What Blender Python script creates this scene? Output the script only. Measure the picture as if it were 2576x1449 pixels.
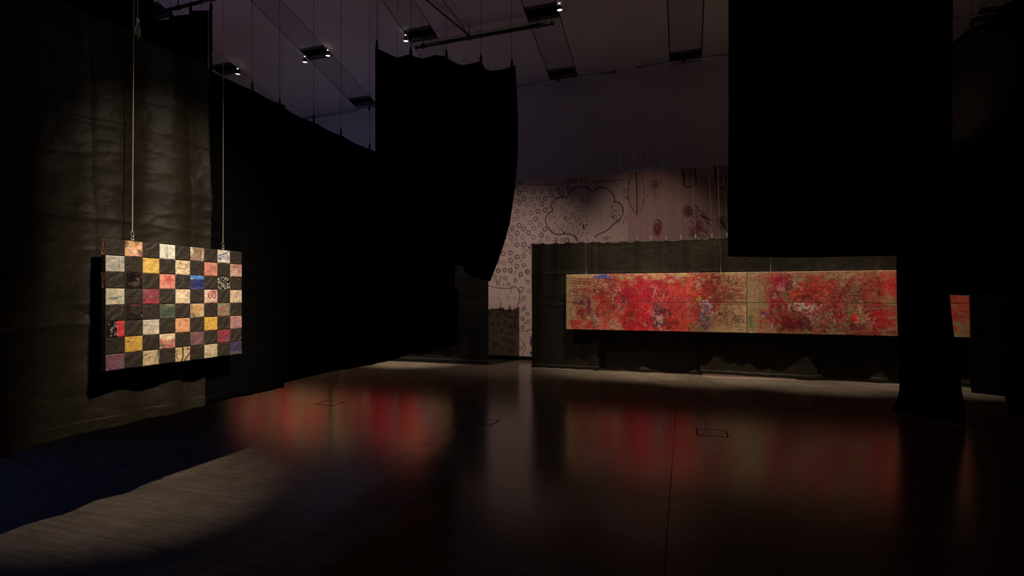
import bpy, math, random
import numpy as np
from mathutils import Vector, Matrix

for o in list(bpy.data.objects):
    bpy.data.objects.remove(o, do_unlink=True)
sc = bpy.context.scene
C = sc.collection

# ------------------------------------------------------------------ camera
YAW = math.radians(18.4)
FPX = 1300.0
cam = bpy.data.cameras.new('camera')
cam.sensor_width = 36.0
cam.lens = 36.0 * FPX / 2576.0
cam.shift_y = 20.5 / 2576.0
cam.clip_start = 0.05
camo = bpy.data.objects.new('camera', cam)
camo.location = (0, 0, 1.5)
camo.rotation_euler = (math.radians(90), 0, YAW)
C.objects.link(camo)
sc.camera = camo

# ------------------------------------------------------------------ world, exposure
w = bpy.data.worlds.new('dark_hall')
sc.world = w
w.use_nodes = True
w.node_tree.nodes['Background'].inputs[0].default_value = (0, 0, 0, 1)
w.node_tree.nodes['Background'].inputs[1].default_value = 0.0
vs = sc.view_settings
vs.view_transform = 'Standard'
vs.look = 'None'
vs.exposure = 0.0
vs.gamma = 1.0
vs.use_curve_mapping = False


# ------------------------------------------------------------------ the hall's lamps, with added fills
def spot(name, loc, aim, energy, angle, blend, col, radius=0.05, parent=None):
    l = bpy.data.lights.new(name, 'SPOT')
    l.energy = energy
    l.color = col
    l.spot_size = math.radians(angle)
    l.spot_blend = blend
    l.shadow_soft_size = radius
    o = bpy.data.objects.new(name, l)
    o.location = loc
    o.rotation_euler = (Vector(aim) - Vector(loc)).to_track_quat('-Z', 'Y').to_euler()
    C.objects.link(o)
    return o


WARM = (1.0, 0.86, 0.70)
# narrow spotlight on the chequered patchwork
spot('patchwork_spotlight', (1.60, 1.00, 5.5), (-3.15, 2.70, 1.92), 1420, 18.5, 1.0, WARM, 0.02)
spot('patchwork_spill', (1.60, 1.00, 5.5), (-3.15, 2.85, 2.5), 65, 38, 1.0, WARM, 0.02)  # added wide beam standing in for the spotlight's spill
# its neighbour, aimed low, reaches under the hem to the floor
spot('floor_spotlight', (1.76, 1.20, 5.5), (-4.35, 2.95, 0.0), 1300, 18, 1.0, WARM, 0.02)
# spotlights in the third row of ceiling slots, on the long red canvases
spot('canvas_spotlight', (-1.15, 8.30, 7.1), (-1.25, 10.25, 1.45), 1750, 28, 1.0, WARM, 0.05)
spot('canvas_spotlight', (0.25, 8.30, 7.1), (0.15, 10.25, 1.45), 1950, 31, 1.0, WARM, 0.05)
spot('canvas_spotlight', (2.30, 8.30, 7.1), (2.15, 10.25, 1.45), 1800, 32, 1.0, WARM, 0.05)
spot('canvas_spotlight', (3.55, 8.30, 7.1), (4.00, 10.25, 1.40), 1250, 26, 1.0, WARM, 0.05)
# on the far pair of red canvases
spot('canvas_spotlight', (-10.0, 7.70, 7.2), (-9.6, 10.25, 1.3), 3600, 30, 1.0, WARM, 0.05)
spot('canvas_spotlight', (-8.3, 7.70, 7.2), (-8.2, 10.25, 1.3), 3600, 30, 1.0, WARM, 0.05)
spot('canvas_spotlight', (-6.2, 7.70, 7.2), (-5.95, 10.25, 1.1), 3800, 23, 1.0, WARM, 0.05)
# on the papered wall
spot('wall_spotlight', (-5.3, 6.25, 7.6), (-3.1, 11.57, 0.6), 860, 40, 1.0, (1.0, 0.80, 0.72), 0.05)
spot('wall_spotlight', (-2.4, 6.25, 7.6), (-0.5, 11.57, 2.0), 420, 30, 1.0, (1.0, 0.76, 0.68), 0.05)  # extra beam added to brighten the right part of the paper
# unseen coloured fills added to tint and lift the ceiling
spot('ceiling_fill', (-7.2, 5.0, 2.6), (-7.0, 7.6, 8.0), 52, 165, 1.0, (0.72, 0.41, 0.90), 0.4)
spot('ceiling_fill', (2.6, 6.4, 3.2), (2.6, 8.2, 8.0), 30, 165, 1.0, (1.0, 0.62, 0.50), 0.4)
# blue lamp in the bay behind the left curtain
spot('bay_lamp', (-7.5, 0.6, 2.6), (-4.6, 1.9, 0.0), 80, 80, 1.0, (0.08, 0.25, 1.0), 0.1)
spot('bay_lamp', (-8.4, 5.9, 4.2), (-9.2, 6.9, 6.67), 14, 44, 1.0, (0.10, 0.28, 1.0), 0.05)
spot('wall_wash_lamp', (-8.6, 8.2, 2.8), (-7.6, 11.6, 4.6), 24, 120, 1.0, (0.22, 0.42, 1.0), 0.3)


# ------------------------------------------------------------------ helpers
SN, CS = math.sin(YAW), math.cos(YAW)


def ray(px, py):
    u = (px - 1288.0) / FPX
    v = (745.0 - py) / FPX
    return Vector((u * CS - SN, u * SN + CS, v))


def onX(px, py, X):
    d = ray(px, py)
    return Vector((0, 0, 1.5)) + d * (X / d.x)


def onY(px, py, Y):
    d = ray(px, py)
    return Vector((0, 0, 1.5)) + d * (Y / d.y)


def atD(px, py, D):
    return Vector((0, 0, 1.5)) + ray(px, py) * D


YB = 11.60
SLOPE = 0.262


def zc(y):
    return 6.44 + SLOPE * (YB - y)


def lin(c):
    out = []
    for v in c[:3]:
        v = v / 255.0
        out.append(v / 12.92 if v <= 0.04045 else ((v + 0.055) / 1.055) ** 2.4)
    return out


def mesh(name, verts, faces, mat=None, parent=None, smooth=False):
    me = bpy.data.meshes.new(name)
    me.from_pydata([tuple(v) for v in verts], [], faces)
    me.update()
    if smooth:
        me.shade_smooth()
    if mat:
        me.materials.append(mat)
    o = bpy.data.objects.new(name, me)
    C.objects.link(o)
    if parent:
        o.parent = parent
    return o


def empty(name, label, cat, loc=(0, 0, 0), group=None):
    o = bpy.data.objects.new(name, None)
    o.location = loc
    o.empty_display_size = 0.1
    C.objects.link(o)
    tag(o, label, cat, group)
    return o


def tag(o, label, cat, group=None):
    o['label'] = label
    o['category'] = cat
    if group:
        o['group'] = group


def attach(child, parent):
    """parent without moving: parents here are only translated."""
    child.parent = parent
    child.matrix_parent_inverse = Matrix.Translation(-Vector(parent.location))


class MB:
    def __init__(s):
        s.v, s.f = [], []

    def add(s, v, f):
        n = len(s.v)
        s.v += [tuple(p) for p in v]
        s.f += [tuple(i + n for i in q) for q in f]
        return s

    def box(s, x0, x1, y0, y1, z0, z1):
        return s.hexa([(x0, y0, z0), (x1, y0, z0), (x1, y1, z0), (x0, y1, z0),
                       (x0, y0, z1), (x1, y0, z1), (x1, y1, z1), (x0, y1, z1)])

    def hexa(s, p):
        return s.add(p, [(0, 3, 2, 1), (4, 5, 6, 7), (0, 1, 5, 4), (1, 2, 6, 5), (2, 3, 7, 6), (3, 0, 4, 7)])

    def tube(s, pts, r, n=6, caps=True):
        pts = [Vector(p) for p in pts]
        rs = r if isinstance(r, (list, tuple)) else [r] * len(pts)
        vs_, fs = [], []
        for i, p in enumerate(pts):
            a = pts[max(i - 1, 0)]
            b = pts[min(i + 1, len(pts) - 1)]
            t = (b - a).normalized()
            ref = Vector((0, 0, 1)) if abs(t.z) < 0.9 else Vector((1, 0, 0))
            x = t.cross(ref).normalized()
            y = t.cross(x)
            for k in range(n):
                an = 2 * math.pi * k / n
                vs_.append(p + (x * math.cos(an) + y * math.sin(an)) * rs[i])
        for i in range(len(pts) - 1):
            for k in range(n):
                fs.append((i * n + k, i * n + (k + 1) % n, (i + 1) * n + (k + 1) % n, (i + 1) * n + k))
        if caps:
            fs.append(tuple(range(n - 1, -1, -1)))
            fs.append(tuple((len(pts) - 1) * n + k for k in range(n)))
        return s.add(vs_, fs)

    def lathe(s, prof, o, ax, n=16):
        o = Vector(o)
        ax = Vector(ax).normalized()
        ref = Vector((0, 0, 1)) if abs(ax.z) < 0.9 else Vector((1, 0, 0))
        x = ax.cross(ref).normalized()
        y = ax.cross(x)
        vs_, fs = [], []
        for (r, h) in prof:
            for k in range(n):
                an = 2 * math.pi * k / n
                vs_.append(o + ax * h + (x * math.cos(an) + y * math.sin(an)) * max(r, 1e-4))
        for i in range(len(prof) - 1):
            for k in range(n):
                fs.append((i * n + k, i * n + (k + 1) % n, (i + 1) * n + (k + 1) % n, (i + 1) * n + k))
        return s.add(vs_, fs)

    def build(s, name, mat, parent=None, smooth=False):
        return mesh(name, s.v, s.f, mat, parent, smooth)


# ------------------------------------------------------------------ materials
def material(name):
    m = bpy.data.materials.new(name)
    m.use_nodes = True
    nt = m.node_tree
    return m, nt, nt.nodes['Principled BSDF']


def node(nt, kind, **kw):
    n = nt.nodes.new(kind)
    for k, v in kw.items():
        if k.startswith('i_'):
            n.inputs[k[2:].replace('_', ' ')].default_value = v
        else:
            setattr(n, k, v)
    return n


def noisy(name, c0, c1, scale, rough=0.6, spec=0.4, bump=0.0, bscale=None, stretch=(1, 1, 1), metal=0.0, detail=6):
    m, nt, b = material(name)
    tc = node(nt, 'ShaderNodeTexCoord')
    mp = node(nt, 'ShaderNodeMapping')
    mp.inputs['Scale'].default_value = stretch
    nt.links.new(tc.outputs['Object'], mp.inputs['Vector'])
    ns = node(nt, 'ShaderNodeTexNoise', i_Scale=scale, i_Detail=detail, i_Roughness=0.6)
    nt.links.new(mp.outputs[0], ns.inputs['Vector'])
    cr = node(nt, 'ShaderNodeValToRGB')
    cr.color_ramp.elements[0].position = 0.3
    cr.color_ramp.elements[1].position = 0.7
    cr.color_ramp.elements[0].color = (*c0, 1)
    cr.color_ramp.elements[1].color = (*c1, 1)
    nt.links.new(ns.outputs['Fac'], cr.inputs['Fac'])
    nt.links.new(cr.outputs['Color'], b.inputs['Base Color'])
    b.inputs['Roughness'].default_value = rough
    b.inputs['Metallic'].default_value = metal
    b.inputs['Specular IOR Level'].default_value = spec
    if bump:
        n2 = node(nt, 'ShaderNodeTexNoise', i_Scale=bscale or scale * 4, i_Detail=5.0)
        nt.links.new(mp.outputs[0], n2.inputs['Vector'])
        bp = node(nt, 'ShaderNodeBump', i_Strength=bump, i_Distance=0.01)
        nt.links.new(n2.outputs['Fac'], bp.inputs['Height'])
        nt.links.new(bp.outputs[0], b.inputs['Normal'])
    return m


M = {}
# black waxed cotton: crumpled, with a fine web of creases
m, nt, b = material('black_canvas')
tc = node(nt, 'ShaderNodeTexCoord')
ns = node(nt, 'ShaderNodeTexNoise', i_Scale=2.2, i_Detail=8.0, i_Roughness=0.65)
nt.links.new(tc.outputs['Object'], ns.inputs['Vector'])
cr = node(nt, 'ShaderNodeValToRGB')
cr.color_ramp.elements[0].position = 0.3
cr.color_ramp.elements[1].position = 0.75
cr.color_ramp.elements[0].color = (0.0135, 0.0105, 0.0066, 1)
cr.color_ramp.elements[1].color = (0.029, 0.0225, 0.0140, 1)
nt.links.new(ns.outputs['Fac'], cr.inputs['Fac'])
nt.links.new(cr.outputs[0], b.inputs['Base Color'])
vo = node(nt, 'ShaderNodeTexVoronoi', feature='DISTANCE_TO_EDGE', i_Scale=4.2)
wn = node(nt, 'ShaderNodeTexNoise', i_Scale=3.0, i_Detail=4.0)
mx = node(nt, 'ShaderNodeMixRGB', blend_type='LINEAR_LIGHT')
mx.inputs[0].default_value = 0.35
nt.links.new(tc.outputs['Object'], wn.inputs['Vector'])
nt.links.new(tc.outputs['Object'], mx.inputs[1])
nt.links.new(wn.outputs['Color'], mx.inputs[2])
nt.links.new(mx.outputs[0], vo.inputs['Vector'])
mr = node(nt, 'ShaderNodeMapRange')
mr.inputs['From Max'].default_value = 0.06
nt.links.new(vo.outputs['Distance'], mr.inputs['Value'])
fn = node(nt, 'ShaderNodeTexNoise', i_Scale=13.0, i_Detail=8.0, i_Roughness=0.66)
fm = node(nt, 'ShaderNodeMapping')
fm.inputs['Scale'].default_value = (1.0, 1.0, 1.5)
nt.links.new(tc.outputs['Object'], fm.inputs['Vector'])
nt.links.new(fm.outputs[0], fn.inputs['Vector'])
ad = node(nt, 'ShaderNodeMath', operation='MULTIPLY_ADD')
ad.inputs[1].default_value = 0.12
nt.links.new(mr.outputs[0], ad.inputs[0])
nt.links.new(fn.outputs['Fac'], ad.inputs[2])
bp = node(nt, 'ShaderNodeBump', i_Strength=0.5, i_Distance=0.011)
nt.links.new(ad.outputs[0], bp.inputs['Height'])
nt.links.new(bp.outputs[0], b.inputs['Normal'])
b.inputs['Roughness'].default_value = 0.5
b.inputs['Specular IOR Level'].default_value = 0.17
M['canvas'] = m
m2_ = noisy('shaded_black_canvas', (0.0055, 0.0048, 0.0036), (0.013, 0.011, 0.008), 2.2, 0.6, 0.12, 0.4, 16)  # darker copy of the black canvas, shade put into its colour
M['shaded_canvas'] = m2_
M['velvet'] = noisy('black_molton', (0.002, 0.0018, 0.0016), (0.004, 0.0036, 0.0032), 9, 0.95, 0.02, 0.2)

# polished dark floor sheets
m, nt, b = material('polished_floor')
tc = node(nt, 'ShaderNodeTexCoord')
mp = node(nt, 'ShaderNodeMapping')
mp.inputs['Scale'].default_value = (0.6, 9.0, 1.0)
nt.links.new(tc.outputs['Object'], mp.inputs['Vector'])
n1 = node(nt, 'ShaderNodeTexNoise', i_Scale=3.0, i_Detail=8.0, i_Roughness=0.7)
nt.links.new(mp.outputs[0], n1.inputs['Vector'])
n2 = node(nt, 'ShaderNodeTexNoise', i_Scale=3.2, i_Detail=12.0, i_Roughness=0.74)
nt.links.new(tc.outputs['Object'], n2.inputs['Vector'])
mm = node(nt, 'ShaderNodeMath', operation='MULTIPLY_ADD')
mm.inputs[1].default_value = 0.55
nt.links.new(n1.outputs['Fac'], mm.inputs[0])
m2 = node(nt, 'ShaderNodeMath', operation='MULTIPLY')
m2.inputs[1].default_value = 0.45
nt.links.new(n2.outputs['Fac'], m2.inputs[0])
nt.links.new(m2.outputs[0], mm.inputs[2])
cr = node(nt, 'ShaderNodeValToRGB')
cr.color_ramp.elements[0].position = 0.36
cr.color_ramp.elements[1].position = 0.66
cr.color_ramp.elements[0].color = (0.092, 0.072, 0.053, 1)
cr.color_ramp.elements[1].color = (0.258, 0.200, 0.146, 1)
nt.links.new(mm.outputs[0], cr.inputs['Fac'])
nt.links.new(cr.outputs[0], b.inputs['Base Color'])
rr = node(nt, 'ShaderNodeMapRange')
rr.inputs['To Min'].default_value = 0.12
rr.inputs['To Max'].default_value = 0.22
nt.links.new(n2.outputs['Fac'], rr.inputs['Value'])
nt.links.new(rr.outputs[0], b.inputs['Roughness'])
bp = node(nt, 'ShaderNodeBump', i_Strength=0.12, i_Distance=0.004)
nt.links.new(mm.outputs[0], bp.inputs['Height'])
nt.links.new(bp.outputs[0], b.inputs['Normal'])
b.inputs['Specular IOR Level'].default_value = 0.5
M['floor'] = m
M['joint'] = noisy('dark_joint', (0.004, 0.004, 0.004), (0.010, 0.009, 0.008), 12, 0.8, 0.1)
M['plaster'] = noisy('white_plaster', (0.56, 0.54, 0.54), (0.62, 0.60, 0.60), 1.2, 0.9, 0.2, 0.05, 60)
M['strip'] = noisy('greyer_plaster', (0.47, 0.45, 0.455), (0.52, 0.50, 0.505), 1.2, 0.9, 0.2, 0.05, 60)
M['dark_wall'] = noisy('dark_wall_paint', (0.012, 0.010, 0.009), (0.018, 0.015, 0.013), 2, 0.85, 0.2)
M['black_box'] = noisy('black_sheet_metal', (0.003, 0.003, 0.003), (0.006, 0.006, 0.006), 8, 0.6, 0.2)
M['rail'] = noisy('dark_grey_rail', (0.10, 0.095, 0.10), (0.15, 0.14, 0.15), 12, 0.5, 0.4)
M['pipe'] = noisy('black_pipe', (0.010, 0.009, 0.011), (0.020, 0.018, 0.021), 9, 0.35, 0.5, metal=0.3)
M['steel_pipe'] = noisy('grey_steel_pipe', (0.40, 0.38, 0.38), (0.55, 0.52, 0.52), 9, 0.3, 0.5, metal=0.5)
M['steel'] = noisy('bright_steel', (0.55, 0.53, 0.50), (0.72, 0.70, 0.66), 30, 0.35, 0.5, metal=0.7)
M['wire'] = noisy('steel_wire', (0.50, 0.48, 0.45), (0.68, 0.65, 0.60), 200, 0.5, 0.5, metal=0.35)
M['dim_wire'] = noisy('thin_grey_wire', (0.16, 0.15, 0.15), (0.24, 0.23, 0.22), 200, 0.6, 0.3)
M['lamp_body'] = noisy('bronze_reflector', (0.05, 0.03, 0.022), (0.09, 0.055, 0.04), 20, 0.3, 0.5, metal=0.6)
M['stretcher'] = noisy('raw_wood', (0.20, 0.13, 0.08), (0.30, 0.20, 0.12), 10, 0.7, 0.3)
M['tag'] = noisy('white_card', (0.65, 0.62, 0.55), (0.75, 0.72, 0.66), 30, 0.8, 0.2)
m, nt, b = material('lamp_glow')
b.inputs['Base Color'].default_value = (1, 0.9, 0.75, 1)
b.inputs['Emission Color'].default_value = (1.0, 0.90, 0.74, 1)
b.inputs['Emission Strength'].default_value = 9.0
tcg = node(nt, 'ShaderNodeTexCoord')
ng = node(nt, 'ShaderNodeTexNoise', i_Scale=60.0)
nt.links.new(tcg.outputs['Object'], ng.inputs['Vector'])
rg = node(nt, 'ShaderNodeMapRange')
rg.inputs['To Min'].default_value = 7.0
rg.inputs['To Max'].default_value = 11.0
nt.links.new(ng.outputs['Fac'], rg.inputs['Value'])
nt.links.new(rg.outputs[0], b.inputs['Emission Strength'])
M['glow'] = m


def painted(name, rough, spec, bump=0.25, bscale=90.0):
    """paint laid on a canvas point by point (colour of the thing itself), with a woven relief"""
    m, nt, b = material(name)
    at = node(nt, 'ShaderNodeAttribute', attribute_name='paint')
    tc = node(nt, 'ShaderNodeTexCoord')
    ns = node(nt, 'ShaderNodeTexNoise', i_Scale=bscale, i_Detail=4.0)
    nt.links.new(tc.outputs['Object'], ns.inputs['Vector'])
    mr = node(nt, 'ShaderNodeMapRange')
    mr.inputs['To Min'].default_value = 0.78
    mr.inputs['To Max'].default_value = 1.18
    nt.links.new(ns.outputs['Fac'], mr.inputs['Value'])
    mu = node(nt, 'ShaderNodeVectorMath', operation='SCALE')
    nt.links.new(at.outputs['Color'], mu.inputs[0])
    nt.links.new(mr.outputs[0], mu.inputs['Scale'])
    nt.links.new(mu.outputs[0], b.inputs['Base Color'])
    bp = node(nt, 'ShaderNodeBump', i_Strength=bump, i_Distance=0.004)
    nt.links.new(ns.outputs['Fac'], bp.inputs['Height'])
    nt.links.new(bp.outputs[0], b.inputs['Normal'])
    b.inputs['Roughness'].default_value = rough
    b.inputs['Specular IOR Level'].default_value = spec
    return m


M['oil_paint'] = painted('oil_paint', 0.55, 0.35)
M['wall_paper'] = painted('printed_wall_paper', 0.85, 0.15, 0.1, 40)
M['patch_cloth'] = painted('patch_cloth', 0.6, 0.25, 0.3, 160)


# ------------------------------------------------------------------ painting by numbers
def vnoise(H, W, cells, seed, octaves=4, aspect=1.0):
    r = np.random.RandomState(seed)
    out = np.zeros((H, W))
    amp, tot = 1.0, 0.0
    for o in range(octaves):
        cx = max(2, int(cells * aspect * 2 ** o))
        cy = max(2, int(cells * 2 ** o))
        g = r.rand(cy + 2, cx + 2)
        yy = np.linspace(0, cy, H, endpoint=False)
        xx = np.linspace(0, cx, W, endpoint=False)
        yi, xi = yy.astype(int), xx.astype(int)
        fy, fx = yy - yi, xx - xi
        fy = (fy * fy * (3 - 2 * fy))[:, None]
        fx = (fx * fx * (3 - 2 * fx))[None, :]
        a = g[np.ix_(yi, xi)] * (1 - fx) + g[np.ix_(yi, xi + 1)] * fx
        c = g[np.ix_(yi + 1, xi)] * (1 - fx) + g[np.ix_(yi + 1, xi + 1)] * fx
        out += amp * (a * (1 - fy) + c * fy)
        tot += amp
        amp *= 0.6
    return out / tot


class Paint:
    def __init__(s, W, H, base, seed=1, mottle=0.10):
        s.W, s.H, s.seed = W, H, seed
        s.r = random.Random(seed)
        s.a = np.ones((H, W, 3)) * np.array(lin(base))
        n = vnoise(H, W, 5, seed, 5, W / H)
        s.a *= (1 + mottle * 4 * (n - 0.5))[..., None]
        s.yy, s.xx = np.mgrid[0:H, 0:W]
        s.k = 0
        s.ws = 1.0

    def mix(s, mask, col):
        mask = np.clip(mask, 0, 1)[..., None]
        s.a = s.a * (1 - mask) + np.array(lin(col)) * mask

    def blob(s, cx, cy, rx, ry, col, a=0.9, rough=1.0, cells=9, soft=0.5, rot=0.0):
        """all in fractions of the canvas"""
        s.k += 1
        X = (s.xx / s.W - cx)
        Y = (s.yy / s.H - cy)
        if rot:
            c_, s_ = math.cos(rot), math.sin(rot)
            q = s.W / s.H
            X, Y = (X * q * c_ + Y * s_) / q, (-X * q * s_ + Y * c_)
        d = 1 - np.sqrt((X / rx) ** 2 + (Y / ry) ** 2)
        n = vnoise(s.H, s.W, cells, s.seed * 131 + s.k, 5, s.W / s.H) - 0.5
        s.mix(np.clip((d + n * 2.2 * rough) / soft, 0, 1) * a, col)

    def line(s, pts, wpx, col, a=1.0, dry=0.0):
        """polyline in fractions"""
        wpx = wpx * s.ws
        s.k += 1
        P = np.array(pts, float) * np.array([s.W, s.H])
        seg = np.linalg.norm(np.diff(P, axis=0), axis=1)
        t = np.concatenate([[0], np.cumsum(seg)])
        n = max(2, int(t[-1] / 0.5))
        tt = np.linspace(0, t[-1], n)
        X = np.interp(tt, t, P[:, 0])
        Y = np.interp(tt, t, P[:, 1])
        mask = np.zeros((s.H, s.W))
        R = int(math.ceil(wpx))
        press = np.ones(n)
        if dry:
            rs = np.random.RandomState(s.seed * 7 + s.k)
            press = np.interp(tt, np.linspace(0, t[-1] + 1e-6, max(3, int(t[-1] / 6))),
                              np.clip(rs.rand(max(3, int(t[-1] / 6))) * 1.6 - dry * 0.6, 0, 1))
        xi, yi = np.round(X).astype(int), np.round(Y).astype(int)
        for dy in range(-R, R + 1):
            for dx in range(-R, R + 1):
                x, y = xi + dx, yi + dy
                d = np.hypot(x - X, y - Y)
                val = np.clip(wpx * 0.5 + 0.5 - d, 0, 1) * press
                ok = (x >= 0) & (x < s.W) & (y >= 0) & (y < s.H) & (val > 0)
                np.maximum.at(mask, (y[ok], x[ok]), val[ok])
        s.mix(mask * a, col)

    def scribble(s, cx, cy, rx, ry, n, wpx, col, a=0.9, dry=0.3, rot=None, jump=0.9):
        r = s.r
        q = s.W / s.H
        pts = []
        ang = r.random() * 6.28
        rot = r.random() * 3.14 if rot is None else rot
        for i in range(n * 8):
            ang += 6.28 / 8 * r.uniform(0.7, 1.3)
            k = r.uniform(1 - jump, 1)
            x, y = math.cos(ang) * k, math.sin(ang) * k * r.uniform(0.2, 1)
            x, y = x * math.cos(rot) - y * math.sin(rot), x * math.sin(rot) + y * math.cos(rot)
            pts.append((cx + x * rx, cy + y * ry))
        s.line(smooth(pts), wpx, col, a, dry)

    def zigzag(s, cx, cy, rx, ry, n, rot, wpx, col, a=0.9, dry=0.1):
        """one hand scrubbing to and fro"""
        r = s.r
        q = s.W / s.H
        pts = []
        for i in range(n):
            t = -1 + 2 * i / max(1, n - 1)
            sd = 1 if i % 2 else -1
            x, y = sd * rx * r.uniform(0.6, 1.1), t * ry + r.uniform(-0.3, 0.3) * ry
            c_, s_ = math.cos(rot), math.sin(rot)
            pts.append((cx + (x * q * c_ - y * s_) / q, cy + x * q * s_ + y * c_))
        s.line(smooth(pts), wpx, col, a, dry)

    def specks(s, cx, cy, rx, ry, n, wmin, wmax, col, a=0.9):
        for i in range(n):
            an, k = s.r.random() * 6.28, math.sqrt(s.r.random())
            x, y = cx + math.cos(an) * k * rx, cy + math.sin(an) * k * ry
            s.line([(x, y), (x + s.r.uniform(-1, 1) * 1.5 / s.W, y + s.r.uniform(-1, 1) * 1.5 / s.H)],
                   s.r.uniform(wmin, wmax), col, a)


def smooth(pts, n=4):
    out = []
    P = [pts[0]] + list(pts) + [pts[-1]]
    for i in range(1, len(P) - 2):
        a, b_, c_, d = P[i - 1], P[i], P[i + 1], P[i + 2]
        for k in range(n):
            t = k / n
            out.append(tuple(0.5 * (2 * b_[j] + (c_[j] - a[j]) * t + (2 * a[j] - 5 * b_[j] + 4 * c_[j] - d[j]) * t * t
                                    + (3 * b_[j] - a[j] - 3 * c_[j] + d[j]) * t ** 3) for j in (0, 1)))
    out.append(tuple(P[-2]))
    return out


def grid_mesh(name, P, mat, parent=None, paint=None, smooth_=True, skirt=None):
    """P: (H,W,3) points. paint: (H,W,3) linear colours on the points"""
    H, W = P.shape[:2]
    v = P.reshape(-1, 3)
    idx = np.arange(H * W).reshape(H, W)
    f = np.stack([idx[:-1, :-1], idx[1:, :-1], idx[1:, 1:], idx[:-1, 1:]], -1).reshape(-1, 4)
    me = bpy.data.meshes.new(name)
    me.vertices.add(len(v))
    me.vertices.foreach_set('co', v.astype(np.float32).ravel())
    me.loops.add(f.size)
    me.loops.foreach_set('vertex_index', f.astype(np.int32).ravel())
    me.polygons.add(len(f))
    me.polygons.foreach_set('loop_start', np.arange(0, f.size, 4, dtype=np.int32))
    me.polygons.foreach_set('loop_total', np.full(len(f), 4, dtype=np.int32))
    me.update(calc_edges=True)
    me.validate()
    if paint is not None:
        ca = me.color_attributes.new('paint', 'FLOAT_COLOR', 'POINT')
        rgba = np.ones((H * W, 4), np.float32)
        rgba[:, :3] = np.clip(paint.reshape(-1, 3), 0.0, 0.9)
        ca.data.foreach_set('color', rgba.ravel())
    if smooth_:
        me.shade_smooth()
    if mat:
        me.materials.append(mat)
    o = bpy.data.objects.new(name, me)
    C.objects.link(o)
    if parent:
        attach(o, parent)
    return o


# ================================================================== THE SETTING
X0, X1, Y0 = -13.0, 9.0, -3.0
fl = MB().box(X0, X1, Y0, YB, -0.20, -0.008).build('floor', M['joint'])
fl['kind'] = 'structure'
# floor sheets with open joints
xs = [X0]
x = -12.1
while x < X1:
    xs.append(x)
    x += 2.4
xs.append(X1)
ys = [Y0, -2.55, -0.15, 2.25, 4.68, 7.05, 9.45, YB]
for i in range(len(xs) - 1):
    for j in range(len(ys) - 1):
        g = 0.0022
        a = MB().box(xs[i] + g, xs[i + 1] - g, ys[j] + g, ys[j + 1] - g, -0.010, 0.0)
        o = a.build('floor_sheet', M['floor'], fl)


# access hatches let into the floor
def hatch(x0, x1, y0, y1):
    root = MB()
    t = 0.012
    root.box(x0, x1, y0, y0 + t, -0.004, 0.0016)
    root.box(x0, x1, y1 - t, y1, -0.004, 0.0016)
    root.box(x0, x0 + t, y0 + t, y1 - t, -0.004, 0.0016)
    root.box(x1 - t, x1, y0 + t, y1 - t, -0.004, 0.0016)
    f = root.build('hatch_frame', M['joint'], fl)
    MB().box(x0 + t, x1 - t, y0 + t, y1 - t, -0.004, 0.001).build('hatch_lid', M['floor'], f)


for (x0, x1, y0, y1) in ((0.13, 0.45, 5.93, 6.22), (-4.86, -4.56, 5.93, 6.20), (-2.42, -2.12, 5.60, 5.88)):
    hatch(x0, x1, y0, y1)

wb = MB().box(X0, X1, YB, YB + 0.2, -0.2, 7.2).build('wall_back', M['plaster'])
wb['kind'] = 'structure'
bs = MB().box(X0 + 0.02, X1 - 0.02, YB - 0.045, YB, 0.0, 0.085).build('baseboard_back', M['black_box'])
bs['kind'] = 'structure'
for nm, x0, x1, y0, y1 in (('wall_left', X0 - 0.2, X0, Y0, YB + 0.2), ('wall_right', X1, X1 + 0.2, Y0, YB + 0.2),
                           ('wall_front', X0, X1, Y0 - 0.2, Y0)):
    o = MB().box(x0, x1, y0, y1, -0.2, 11.0).build(nm, M['dark_wall'])
    o['kind'] = 'structure'


def slab(mb, x0, x1, y0, y1, lo, hi):
    """box lying in the sloping ceiling; lo/hi are heights above its face"""
    return mb.hexa([(x0, y0, zc(y0) + lo), (x1, y0, zc(y0) + lo), (x1, y1, zc(y1) + lo), (x0, y1, zc(y1) + lo),
                    (x0, y0, zc(y0) + hi), (x1, y0, zc(y0) + hi), (x1, y1, zc(y1) + hi), (x0, y1, zc(y1) + hi)])


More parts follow.
